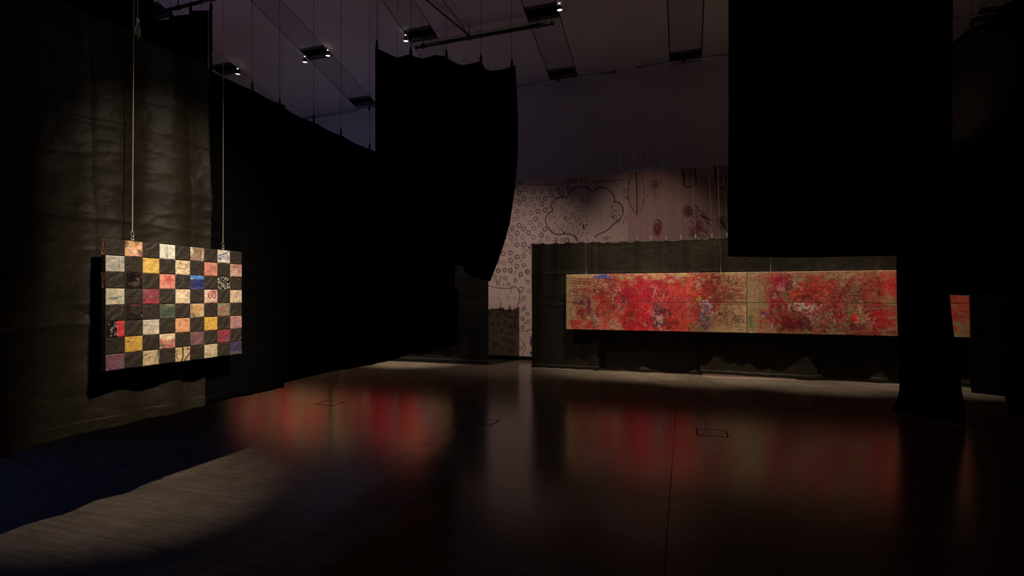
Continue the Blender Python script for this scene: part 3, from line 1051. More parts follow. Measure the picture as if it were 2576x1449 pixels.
# floor length cloth in front of the right canvas: flares out at its foot
nv_ = 90
nu_ = 60
left = [(500, 2253), (680, 2255), (800, 2257), (876, 2260), (950, 2262), (980, 2262), (1000, 2258), (1015, 2253), (1033, 2243)]
rgt = [(500, 2388), (740, 2389), (790, 2394), (847, 2401), (923, 2415), (980, 2420), (1010, 2426), (1040, 2430), (1075, 2430)]
base = np.zeros((nv_ + 1, nu_ + 1, 3))
for j in range(nv_ + 1):
    v = j / nv_
    yl = 500 + (1033 - 500) * v
    yr = 455 + (1075 - 455) * v
    a = atD(np.interp(yl, [t[0] for t in left], [t[1] for t in left]), yl, 6.75)
    b_ = atD(np.interp(yr, [t[0] for t in rgt], [t[1] for t in rgt]), yr, 5.9)
    for i in range(nu_ + 1):
        f = i / nu_
        p = a.lerp(b_, f)
        base[j, i] = p
base[..., 2] = np.maximum(base[..., 2], 0.012)
root, P = cloth('curtain', 'narrow floor length black curtain flaring at its foot, before the right red canvas', base, (-1, -0.4, 0), nu_, nv_, 1.2, 2.6, 35, 0.004, 0.002, 'velvet', False)
for f in (0.02, 0.5, 0.98):
    wirebit(root, P[0, int(round(f * nu_))], (0, 0), 0.002, 'pipe', True, None, 'pipe', 0.06, 1.2)

# high cloth at upper right, its hem at eye height
nu_, nv_ = 80, 60
u = np.linspace(0, 1, nu_ + 1)
tops = [(2386, 112), (2397, 105), (2420, 88), (2440, 71), (2452, 66), (2472, 61), (2484, 55), (2496, 48), (2505, 38), (2514, 22), (2530, 10), (2700, -60)]
base = np.zeros((nv_ + 1, nu_ + 1, 3))
px = np.interp(u, np.linspace(0, 1, len(tops)), [t[0] for t in tops])
py = np.interp(px, [t[0] for t in tops], [t[1] for t in tops])
for i in range(nu_ + 1):
    D = 5.5 - (px[i] - 2386) / 314.0 * 1.3
    a = atD(px[i], py[i], D)
    b_ = atD(px[i], 740 + 3 * math.sin(u[i] * 9), D)
    for j in range(nv_ + 1):
        v = j / nv_
        base[j, i] = a.lerp(b_, v)
A_, B_ = Vector(base[0, 0]), Vector(base[0, -1])
root, P = cloth('curtain', 'high hung black curtain at upper right corner with its hem at eye height', base, (B_.y - A_.y, -(B_.x - A_.x), 0), nu_, nv_, 2.0, 2.6, 37, 0.004, 0.002, 'velvet', False)
i = int(np.argmin(np.abs(px - 2443)))
for k in (i, nu_ - 2):
    wirebit(root, P[0, k], (0, 0), 0.0022, 'pipe', True, None, 'pipe', 0.04, 1.1)

# two floor length cloths at the right edge
nu_, nv_ = 60, 90
left = [(560, 2438), (740, 2441), (790, 2445), (820, 2446), (851, 2451), (900, 2446), (987, 2443)]
base = np.zeros((nv_ + 1, nu_ + 1, 3))
for j in range(nv_ + 1):
    v = j / nv_
    yl = 560 + (987 - 560) * v
    a = atD(np.interp(yl, [t[0] for t in left], [t[1] for t in left]), yl, 8.05)
    yr = 500 + (1010 - 500) * v
    b_ = atD(2640, yr, 7.35)
    for i in range(nu_ + 1):
        base[j, i] = a.lerp(b_, i / nu_)
base[..., 2] = np.maximum(base[..., 2], 0.012)
root, P = cloth('curtain', 'floor length black curtain at right, covering the end of the right red canvas', base, (-0.3, -1, 0), nu_, nv_, 1.2, 2.6, 39, 0.003, 0.002, 'velvet', False)
for f in (0.05, 0.5, 0.95):
    wirebit(root, P[0, int(round(f * nu_))], (0, 0), 0.002, 'pipe', True, None, 'pipe', 0.06, 1.2)
left = [(560, 2526), (998, 2528), (1015, 2534), (1042, 2541)]
for j in range(nv_ + 1):
    v = j / nv_
    yl = 500 + (1042 - 500) * v
    a = atD(np.interp(yl, [t[0] for t in left], [t[1] for t in left]), yl, 6.55)
    yr = 440 + (1080 - 440) * v
    b_ = atD(2640, yr, 5.85)
    for i in range(nu_ + 1):
        base[j, i] = a.lerp(b_, i / nu_)
base[..., 2] = np.maximum(base[..., 2], 0.012)
root, P = cloth('curtain', 'floor length black curtain at the right edge, nearest on that side', base.copy(), (-0.8, -0.6, 0), nu_, nv_, 0.9, 2.6, 41, 0.003, 0.002, 'velvet', False)
for f in (0.05, 0.5, 0.95):
    wirebit(root, P[0, int(round(f * nu_))], (0, 0), 0.002, 'pipe', True, None, 'pipe', 0.06, 1.2)

# ================================================================== THE LONG RED CANVASES
TAN = (178, 148, 106)
TAN2 = (148, 126, 88)
RED, DRED, ORED, CRIM, MAR, BLK = (166, 15, 42), (98, 10, 24), (204, 60, 54), (178, 14, 58), (62, 14, 20), (28, 20, 22)


def left_canvas():
    p = Paint(720, 230, TAN, 5, 0.05)
    p.ws = 1.15
    r = p.r
    p.blob(0.5, 0.5, 0.46, 0.62, (176, 40, 36), 0.42, 1.3, 18, 0.7)
    for k in range(22):       # broad dry red scrubbing
        p.blob(r.uniform(0.30, 0.80), r.uniform(0.12, 0.9), r.uniform(0.06, 0.13), r.uniform(0.18, 0.4), r.choice([RED, RED, CRIM, (180, 34, 36)]), 0.55, 1.5, 14)
    p.blob(0.48, 0.36, 0.18, 0.42, RED, 0.9, 1.0, 14)
    p.blob(0.42, 0.72, 0.12, 0.34, (186, 24, 34), 0.85, 1.2, 14)
    p.blob(0.68, 0.32, 0.12, 0.28, ORED, 0.9, 0.9, 14)
    p.blob(0.72, 0.26, 0.05, 0.16, (236, 106, 74), 0.8, 1.0, 18)
    p.blob(0.22, 0.52, 0.05, 0.26, (212, 66, 54), 0.85, 1.1, 14)
    p.blob(0.14, 0.92, 0.14, 0.11, ORED, 0.85, 1.3, 14)
    p.blob(0.28, 0.80, 0.10, 0.14, (206, 76, 40), 0.7, 1.5, 16)
    p.blob(0.67, 0.78, 0.09, 0.24, (214, 58, 44), 0.7, 1.6, 14)
    p.blob(0.12, 0.68, 0.08, 0.16, (150, 24, 30), 0.7, 1.5, 14)
    p.blob(0.38, 0.72, 0.04, 0.16, (112, 40, 22), 0.75, 1.2, 16)
    p.blob(0.56, 0.74, 0.05, 0.26, (70, 30, 34), 0.8, 1.1, 16)
    p.blob(0.525, 0.66, 0.022, 0.24, (44, 56, 62), 0.85, 1.2, 18)
    p.blob(0.54, 0.86, 0.02, 0.12, (40, 54, 66), 0.8, 1.3, 18)
    p.blob(0.33, 0.60, 0.014, 0.12, (34, 66, 66), 0.95, 0.8, 18)
    p.blob(0.345, 0.44, 0.010, 0.09, (60, 60, 70), 0.8, 1.2, 18)
    p.blob(0.135, 0.55, 0.016, 0.15, (36, 66, 92), 0.9, 1.2, 18)
    p.blob(0.08, 0.52, 0.045, 0.035, (44, 44, 110), 0.9, 1.1, 18)
    p.blob(0.14, 0.66, 0.014, 0.10, (88, 78, 120), 0.8, 1.4, 18)
    p.blob(0.22, 0.05, 0.07, 0.05, (62, 76, 150), 0.9, 1.0, 20)
    p.blob(0.22, 0.27, 0.03, 0.08, (226, 170, 150), 0.75, 1.5, 22)
    p.blob(0.175, 0.70, 0.016, 0.20, (190, 170, 160), 0.7, 1.6, 24)
    p.blob(0.79, 0.58, 0.022, 0.12, (206, 210, 220), 0.8, 1.6, 24)
    p.blob(0.785, 0.80, 0.030, 0.24, (62, 62, 100), 0.7, 1.7, 20)
    p.blob(0.755, 0.44, 0.016, 0.07, (186, 168, 74), 0.85, 1.0, 18)
    p.blob(0.78, 0.12, 0.03, 0.06, (186, 166, 110), 0.8, 1.0, 14)
    p.blob(0.66, 0.03, 0.06, 0.05, (206, 172, 112), 0.85, 1.0, 14)
    p.line([(0.290, 0.36), (0.283, 0.42), (0.278, 0.52)], 6, (214, 172, 40), 0.9, 0.1)
    p.line([(0.272, 0.56), (0.262, 0.62), (0.258, 0.70)], 4, (206, 150, 50), 0.8, 0.3)
    p.line([(0.787, 0.53), (0.795, 0.60), (0.79, 0.64)], 5, (30, 110, 190), 0.9, 0.2)
    p.line([(0.76, 0.66), (0.745, 0.95)], 4, (58, 64, 128), 0.7, 0.4)
    # vertical dragged paint
    for k in range(420):
        x, y = r.uniform(0.16, 0.82), r.uniform(0.05, 0.9)
        p.line([(x, y), (x + r.uniform(-0.004, 0.004), y + r.uniform(0.04, 0.16))], r.uniform(0.8, 1.8),
               r.choice([RED, CRIM, ORED, (228, 96, 70), DRED, (150, 70, 50), (206, 150, 110)]), 0.55, 0.5)
    # oil stick scribbling
    for k in range(34):
        y = r.uniform(0.06, 0.40)
        x0 = r.uniform(0.0, 0.12)
        p.line(smooth([(x0, y), (x0 + 0.1, y + r.uniform(-0.03, 0.04)), (x0 + r.uniform(0.16, 0.26), y + r.uniform(-0.05, 0.12))]), r.uniform(1.0, 2.0), r.choice([RED, DRED, (150, 30, 34)]), 0.85, 0.2)
    for k in range(60):
        p.scribble(r.uniform(0.05, 0.40), r.uniform(0.25, 0.9), r.uniform(0.02, 0.06), r.uniform(0.06, 0.22), 3, r.uniform(0.9, 1.7), r.choice([RED, DRED, DRED, (96, 24, 26), (160, 26, 30)]), 0.8, 0.2)
    for k in range(50):
        p.scribble(r.uniform(0.36, 0.84), r.uniform(0.55, 0.95), r.uniform(0.02, 0.05), r.uniform(0.06, 0.16), 2, r.uniform(0.8, 1.5), r.choice([DRED, MAR, BLK, (150, 30, 30)]), 0.7, 0.3)
    for k in range(60):
        x, y = r.uniform(0.80, 1.0), r.uniform(0.05, 0.6)
        p.line(smooth([(x - 0.10, y + r.uniform(-0.03, 0.03)), (x, y), (x + 0.10, y + r.uniform(-0.08, 0.1))]), r.uniform(0.8, 1.6), r.choice([DRED, RED, (90, 26, 28), (120, 22, 30)]), 0.85, 0.2)
    for k in range(30):
        x, y = r.uniform(0.80, 0.96), r.uniform(0.1, 0.75)
        p.line([(x, y), (x + r.uniform(-0.05, 0.12), y + r.uniform(0.15, 0.5))], r.uniform(0.8, 1.6), r.choice([DRED, MAR, BLK, (74, 24, 28)]), 0.85, 0.15)
    for k in range(16):
        p.scribble(r.uniform(0.84, 0.98), r.uniform(0.3, 0.95), 0.03, r.uniform(0.06, 0.14), 3, 1.1, r.choice([DRED, (70, 26, 34), (60, 40, 70)]), 0.8, 0.2)
    p.blob(0.975, 0.42, 0.03, 0.12, (168, 26, 40), 0.8, 1.2)
    p.blob(0.17, 0.29, 0.008, 0.04, (96, 14, 22), 0.9, 0.5)
    p.line(smooth([(0.035, 0.60), (0.028, 0.72), (0.036, 0.85), (0.045, 1.0)]), 2, DRED, 0.9)
    p.line([(0.0, 0.84), (0.06, 0.84)], 1.3, DRED, 0.8)
    p.line(smooth([(0.28, 0.30), (0.30, 0.12), (0.34, 0.08), (0.36, 0.2), (0.375, 0.6)]), 1.4, MAR, 0.8)
    p.line([(0.41, 0.2), (0.43, 0.75)], 1.2, MAR, 0.7)
    p.specks(0.5, 0.6, 0.45, 0.4, 90, 0.8, 1.8, (226, 206, 196), 0.6)
    p.specks(0.79, 0.6, 0.05, 0.25, 26, 1.0, 2.4, (226, 226, 232), 0.8)
    p.specks(0.06, 0.62, 0.03, 0.1, 6, 1.6, 3.0, (226, 120, 50), 0.9)
    p.specks(0.04, 0.66, 0.02, 0.06, 5, 1.6, 3.0, (210, 170, 190), 0.9)

    # rubbed lights and darks over the red
    for k in range(38):
        p.blob(r.uniform(0.12, 0.84), r.uniform(0.08, 0.95), r.uniform(0.008, 0.03), r.uniform(0.03, 0.14),
               r.choice([(226, 168, 156), (216, 120, 108), (92, 10, 24), (60, 18, 22), (196, 172, 150), (150, 18, 52), (206, 70, 40)]), 0.48, 2.2, 34, 0.8)
    # hand drawn to-and-fro scribbles, dark and red, thickest towards both ends
    for k in range(26):
        p.zigzag(r.uniform(0.05, 0.30), r.uniform(0.18, 0.92), r.uniform(0.012, 0.035), r.uniform(0.05, 0.16), r.randint(4, 9), r.uniform(-1.4, 1.4), r.uniform(1.0, 1.8), r.choice([RED, DRED, DRED, (92, 20, 26)]), 0.9)
    for k in range(34):
        p.zigzag(r.uniform(0.82, 0.985), r.uniform(0.08, 0.92), r.uniform(0.02, 0.05), r.uniform(0.05, 0.18), r.randint(4, 9), r.choice([0.05, 0.1, -0.1, 0.9, 1.2, -1.1]), r.uniform(1.0, 1.7), r.choice([RED, DRED, DRED, (70, 20, 28), BLK]), 0.9)
    for k in range(40):
        p.zigzag(r.uniform(0.30, 0.82), r.uniform(0.10, 0.95), r.uniform(0.008, 0.03), r.uniform(0.04, 0.14), r.randint(4, 8), r.uniform(-1.5, 1.5), r.uniform(0.9, 1.6), r.choice([DRED, MAR, CRIM, (220, 110, 90), (70, 20, 24)]), 0.75)
    for k in range(12):
        y = r.uniform(0.05, 0.45)
        p.line(smooth([(r.uniform(0, 0.05), y), (0.10, y + r.uniform(-0.05, 0.05)), (0.20, y + r.uniform(-0.05, 0.08)), (0.30, y + r.uniform(-0.1, 0.1))]), 1.6, r.choice([DRED, RED]), 0.95, 0.05)
    # dragged, scratched surface of the oil stick
    H_, W_ = p.H, p.W
    for k in range(520):
        x, y = r.uniform(0.06, 0.99), r.uniform(0.02, 0.98)
        dx, dy = r.choice([(0.003, 0.10), (0.004, 0.06), (0.03, 0.02), (0.02, -0.05), (0.025, 0.09)])
        p.line([(x, y), (x + dx * r.uniform(-1, 1), y + dy * r.uniform(0.3, 1.2))], r.uniform(0.8, 1.5),
               r.choice([DRED, DRED, MAR, BLK, RED, CRIM, (196, 158, 130), (214, 120, 96), (150, 100, 70)]), 0.6, 0.4)
    g1 = vnoise(H_, W_, 40, p.seed + 77, 3, 3.2) - 0.5
    g2 = vnoise(H_, W_, 12, p.seed + 78, 4, 5.0) - 0.5
    p.a *= (1 + g1 * 0.45 + g2 * 0.25)[..., None].clip(0.3, 1.8)
    return p.a


def right_canvas():
    p = Paint(720, 230, TAN2, 8, 0.05)
    p.ws = 1.15
    r = p.r
    S = 0.87     # the drawing was measured on the part in view
    p.blob(0.48, 0.10, 0.2, 0.16, (196, 160, 112), 0.6, 1.0)
    p.blob(0.42, 0.45, 0.36, 0.6, (172, 60, 46), 0.3, 1.5, 18, 0.7)
    for k in range(18):
        p.blob(r.uniform(0.10, 0.62), r.uniform(0.1, 0.9), r.uniform(0.04, 0.09), r.uniform(0.12, 0.28), r.choice([RED, CRIM, (170, 30, 32)]), 0.42, 1.7, 14)
    p.blob(0.28, 0.33, 0.075, 0.20, (226, 84, 50), 0.9, 1.0, 16)
    p.blob(0.36, 0.34, 0.05, 0.16, (214, 78, 56), 0.7, 1.4, 18)
    p.blob(0.155, 0.15, 0.055, 0.12, CRIM, 0.85, 1.2, 16)
    p.blob(0.14, 0.47, 0.05, 0.14, RED, 0.7, 1.5, 16)
    p.blob(0.16, 0.22, 0.02, 0.10, (226, 140, 150), 0.7, 1.4, 20)
    p.blob(0.225, 0.21, 0.008, 0.08, (232, 206, 200), 0.85, 1.4, 22)
    p.blob(0.265, 0.40, 0.028, 0.07, (90, 28, 30), 0.75, 1.1, 18)
    p.blob(0.26, 0.57, 0.075, 0.055, (224, 200, 186), 0.85, 1.5, 24)
    p.blob(0.13, 0.40, 0.024, 0.035, (66, 30, 40), 0.7, 1.2, 18)
    p.blob(0.19, 0.84, 0.08, 0.16, (96, 22, 18), 0.85, 1.0, 14)
    p.blob(0.27, 0.87, 0.06, 0.12, (62, 26, 26), 0.75, 1.3, 16)
    p.blob(0.42, 0.74, 0.03, 0.14, (214, 48, 36), 0.85, 1.1, 16)
    p.blob(0.495, 0.74, 0.025, 0.09, (226, 44, 34), 0.95, 0.6, 16)
    p.blob(0.50, 0.86, 0.06, 0.06, (58, 30, 22), 0.75, 1.2, 18)
    p.blob(0.60, 0.74, 0.07, 0.22, (176, 24, 26), 0.9, 0.9, 14)
    p.blob(0.64, 0.25, 0.05, 0.24, (206, 28, 44), 0.8, 1.1, 14)
    p.blob(0.56, 0.95, 0.16, 0.06, (140, 24, 26), 0.8, 1.2, 16)
    p.blob(0.375, 0.54, 0.014, 0.06, (86, 70, 104), 0.8, 1.0, 18)
    p.blob(0.78, 0.4, 0.10, 0.3, RED, 0.8, 1.3, 14)
    p.blob(0.92, 0.5, 0.10, 0.4, (196, 40, 44), 0.75, 1.5, 14)
    p.blob(0.96, 0.35, 0.02, 0.05, (40, 130, 170), 0.8, 0.8, 18)
    p.blob(0.018, 0.78, 0.010, 0.10, (96, 104, 56), 0.7, 1.0)
    p.line(smooth([(0.06, 0.03), (0.062, 0.5), (0.062, 1.0)]), 1.8, DRED, 0.7, 0.2)
    p.line(smooth([(0.065, 0.62), (0.068, 0.8), (0.062, 1.0)]), 5, CRIM, 0.8, 0.25)
    p.line([(0.08, 0.18), (0.09, 0.30)], 3.4, CRIM, 0.9)
    for k in range(7):
        y = r.uniform(0.02, 0.10)
        p.line(smooth([(0.01, y + 0.04), (0.12, y), (0.32, y + r.uniform(-0.02, 0.03))]), r.uniform(1.2, 2.6), r.choice([CRIM, RED, (226, 170, 150)]), 0.85, 0.2)
    for k in range(130):
        x, y = r.uniform(0.03, 0.62), r.uniform(0.05, 0.95)
        p.line(smooth([(x, y), (x + r.uniform(0.03, 0.1), y + r.uniform(-0.08, 0.08)), (x + r.uniform(0.1, 0.2), y + r.uniform(-0.1, 0.1))]), r.uniform(0.8, 1.9), r.choice([RED, DRED, CRIM, MAR]), 0.8, 0.25)
    for k in range(90):
        p.scribble(r.uniform(0.05, 0.95), r.uniform(0.1, 0.92), r.uniform(0.02, 0.06), r.uniform(0.06, 0.2), 3, r.uniform(0.8, 1.6), r.choice([RED, DRED, DRED, (110, 26, 28), (160, 26, 30)]), 0.75, 0.25)
    for (cx, cy, n) in ((0.42, 0.10, 9), (0.46, 0.24, 12), (0.54, 0.30, 7)):      # black starbursts
        for k in range(n):
            a = r.random() * 6.28
            d = r.uniform(0.03, 0.10)
            p.line([(cx, cy), (cx + math.cos(a) * d, cy + math.sin(a) * d * 3.0)], r.uniform(0.9, 1.8), r.choice([BLK, (46, 24, 26), DRED]), 0.85, 0.15)
        p.blob(cx, cy, 0.008, 0.025, BLK, 0.85, 0.8)
    p.line(smooth([(0.46, 0.22), (0.49, 0.10), (0.54, 0.03)]), 2.2, BLK, 0.85, 0.1)
    p.line([(0.46, 0.24), (0.53, 0.62)], 1.6, BLK, 0.8, 0.1)
    for x in (0.535, 0.57, 0.30, 0.40, 0.455, 0.595):
        p.line([(x, 0.03), (x + 0.004, r.uniform(0.4, 0.7))], 1.4, r.choice([BLK, DRED, MAR]), 0.75, 0.2)
    for k in range(30):
        x, y = r.uniform(0.30, 0.56), r.uniform(0.6, 0.95)
        p.line([(x, y), (x + r.uniform(-0.02, 0.07), y + r.uniform(-0.08, 0.02))], r.uniform(0.8, 1.8), r.choice([BLK, MAR, (48, 40, 34)]), 0.75, 0.2)
    for k in range(26):
        y = r.uniform(0.88, 1.0)
        x = r.uniform(0.36, 0.6)
        p.line([(x, y), (x + r.uniform(0.05, 0.16), y + r.uniform(-0.02, 0.02))], 1.3, r.choice([MAR, RED, (196, 160, 120), BLK]), 0.7, 0.3)
    p.specks(0.3, 0.5, 0.28, 0.45, 80, 0.8, 1.8, (226, 206, 196), 0.6)
    p.specks(0.02, 0.36, 0.03, 0.03, 5, 1.4, 2.6, (226, 216, 200), 0.9)
    p.line([(0.074, 0.66), (0.084, 0.67)], 7, (52, 54, 120), 0.95)
    p.line([(0.072, 0.72), (0.084, 0.72)], 2.4, (120, 150, 196), 0.9)
    p.line([(0.118, 0.84), (0.121, 0.90)], 6, (150, 166, 176), 0.9, 0.1)
    p.line([(0.119, 0.95), (0.125, 0.97)], 4, (210, 120, 126), 0.9)
    p.line([(0.015, 0.985), (0.024, 0.985)], 2.4, (226, 220, 210), 0.9)
    p.specks(0.15, 0.97, 0.03, 0.03, 8, 1.6, 3.0, (210, 96, 50), 0.8)
    p.specks(0.42, 0.56, 0.06, 0.02, 14, 1.4, 2.0, (60, 40, 40), 0.8)

    # rubbed lights and darks over the red
    for k in range(34):
        p.blob(r.uniform(0.10, 0.66), r.uniform(0.08, 0.95), r.uniform(0.008, 0.03), r.uniform(0.03, 0.14),
               r.choice([(226, 168, 156), (216, 120, 108), (92, 10, 24), (60, 18, 22), (196, 172, 150), (150, 18, 52), (206, 70, 40)]), 0.48, 2.2, 34, 0.8)
    for k in range(70):
        p.zigzag(r.uniform(0.06, 0.64), r.uniform(0.06, 0.95), r.uniform(0.012, 0.045), r.uniform(0.04, 0.16), r.randint(4, 9), r.choice([0.05, -0.08, 0.15, 0.8, -0.9, 1.4]), r.uniform(1.0, 1.9), r.choice([RED, CRIM, DRED, DRED, (70, 20, 26)]), 0.88)
    for k in range(26):
        p.zigzag(r.uniform(0.66, 0.96), r.uniform(0.06, 0.95), r.uniform(0.012, 0.045), r.uniform(0.04, 0.16), r.randint(4, 9), r.uniform(-1.5, 1.5), r.uniform(1.0, 1.9), r.choice([RED, CRIM, DRED, (60, 70, 56)]), 0.88)
    for k in range(26):
        x, y = r.uniform(0.30, 0.60), r.uniform(0.02, 0.5)
        p.line([(x, y), (x + r.uniform(-0.08, 0.08), y + r.uniform(-0.3, 0.4))], r.uniform(1.0, 1.7), r.choice([BLK, (46, 20, 24), DRED]), 0.85, 0.1)
    # dragged, scratched surface of the oil stick
    H_, W_ = p.H, p.W
    for k in range(560):
        x, y = r.uniform(0.07, 0.97), r.uniform(0.02, 0.98)
        dx, dy = r.choice([(0.003, 0.10), (0.004, 0.06), (0.03, 0.02), (0.02, -0.05), (0.025, 0.09)])
        p.line([(x, y), (x + dx * r.uniform(-1, 1), y + dy * r.uniform(0.3, 1.2))], r.uniform(0.8, 1.5),
               r.choice([DRED, DRED, MAR, BLK, RED, CRIM, (196, 158, 130), (214, 120, 96), (150, 100, 70)]), 0.6, 0.4)
    g1 = vnoise(H_, W_, 40, p.seed + 77, 3, 3.2) - 0.5
    g2 = vnoise(H_, W_, 12, p.seed + 78, 4, 5.0) - 0.5
    p.a *= (1 + g1 * 0.45 + g2 * 0.25)[..., None].clip(0.3, 1.8)
    return p.a


PZ0, PZ1 = 0.83, 1.935
YP = 10.235
TH = 0.04


def canvas_thing(name, label, xa, xb, paint, wires, yp, parts=None, lean=-0.13):
    root = empty(name, label, 'painting', ((xa + xb) / 2, yp, PZ0), 'long red canvases')
    H, W = paint.shape[:2]
    zmid = PZ1 - (PZ1 - PZ0) * 0.505
    gx = np.linspace(xa, xb, W)
    gz = np.linspace(PZ1, PZ0, H)
    k = int(round(H * 0.505))
    for nm, a, b_ in (('upper_canvas', 0, k), ('lower_canvas', k - 1, H)):
        GX, GZ = np.meshgrid(gx, gz[a:b_])
        n = vnoise(b_ - a, W, 3, 3 + a, 3, W / H) - 0.5
        GY = np.full_like(GX, yp) + n * 0.008
        # the canvas turns in at its edges and along the sewn seam
        GY[0, :] += 0.008 if a == 0 else 0.004
        GY[-1, :] += 0.004 if a == 0 else 0.008
        GY[:, 0] += 0.008
        GY[:, -1] += 0.008
        o = grid_mesh(nm, np.stack([GX, GY, GZ], -1), M['oil_paint'], root, paint[a:b_])
        if parts is not None:
            parts.append(o)
    b = MB()
    b.box(xa + 0.002, xb - 0.002, yp + 0.012, yp + TH, PZ0 + 0.001, PZ0 + 0.03)
    b.box(xa + 0.002, xb - 0.002, yp + 0.012, yp + TH, PZ1 - 0.03, PZ1 - 0.001)
    b.box(xa + 0.002, xa + 0.04, yp + 0.012, yp + TH, PZ0 + 0.03, PZ1 - 0.03)
    b.box(xb - 0.04, xb - 0.002, yp + 0.012, yp + TH, PZ0 + 0.03, PZ1 - 0.03)
    attach(b.build('stretcher', M['stretcher']), root)
    for x in wires:
        p = Vector((x, yp + 0.02, PZ1 - 0.002))
        o = MB().tube([p, p + Vector((0, 0, 0.06)), p + Vector((lean, 0, zc(yp) - p.z - 0.004))], 0.0018, 5).build('suspension_wire', M['dim_wire'])
        attach(o, root)
        o = MB().tube([p + Vector((0, 0, -0.002)), p + Vector((0, 0, 0.03)), p + Vector((0, 0, 0.06)), p + Vector((0, 0, 0.13))], [0.005, 0.008, 0.006, 0.003], 7).build('wire_hook', M['steel'])
        attach(o, root)
    return root


LX0, LX1 = onY(1424, 760, YP).x, onY(1878.3, 760, YP).x
RX0, RX1 = onY(1879.3, 760, YP).x, onY(2462, 760, YP).x
pl, pr = left_canvas(), right_canvas()
canvas_thing('red_painting', 'long red abstract canvas with bare tan left end, left of the vertical seam', LX0, LX1, pl, [onY(1474, 690, YP).x, onY(1813.5, 690, YP).x], YP)
canvas_thing('red_painting', 'long red and tan abstract canvas right of the vertical seam, partly hidden by curtains', RX0, RX1, pr, [onY(1939, 690, YP).x, RX1 - 0.5], YP)
canvas_thing('red_painting', 'far red canvas, mirrored in the floor right of the shadow edge', -7.85, -4.75, np.ascontiguousarray(pl[::2, ::2]), [-7.4, -5.2], 10.2)
canvas_thing('red_painting', 'far red canvas, mirrored in the floor beside the patchwork', -11.2, -7.95, np.ascontiguousarray(pr[::2, ::2]), [-10.6, -8.4], 10.2)

# ================================================================== THE CHEQUERED PATCHWORK
XP = -3.145
PY0, PY1 = onX(266, 700, XP).y, onX(609, 700, XP).y
QZ1, QZ0 = 1.832, 1.068
PT = 0.036
NC, NR = 9, 8
cw, rh = (PY1 - PY0) / NC, (QZ1 - QZ0) / NR
pw = empty('patchwork', 'chequered patchwork of black and coloured cloth squares hung before the crumpled curtain', 'patchwork', (XP, (PY0 + PY1) / 2, QZ0))
attach(MB().box(XP - PT, XP - 0.005, PY0 + 0.003, PY1 - 0.003, QZ0 + 0.003, QZ1 - 0.003).build('stretcher', M['velvet']), pw)
NP = 56
CREAM, YEL = (222, 204, 168), (226, 174, 40)


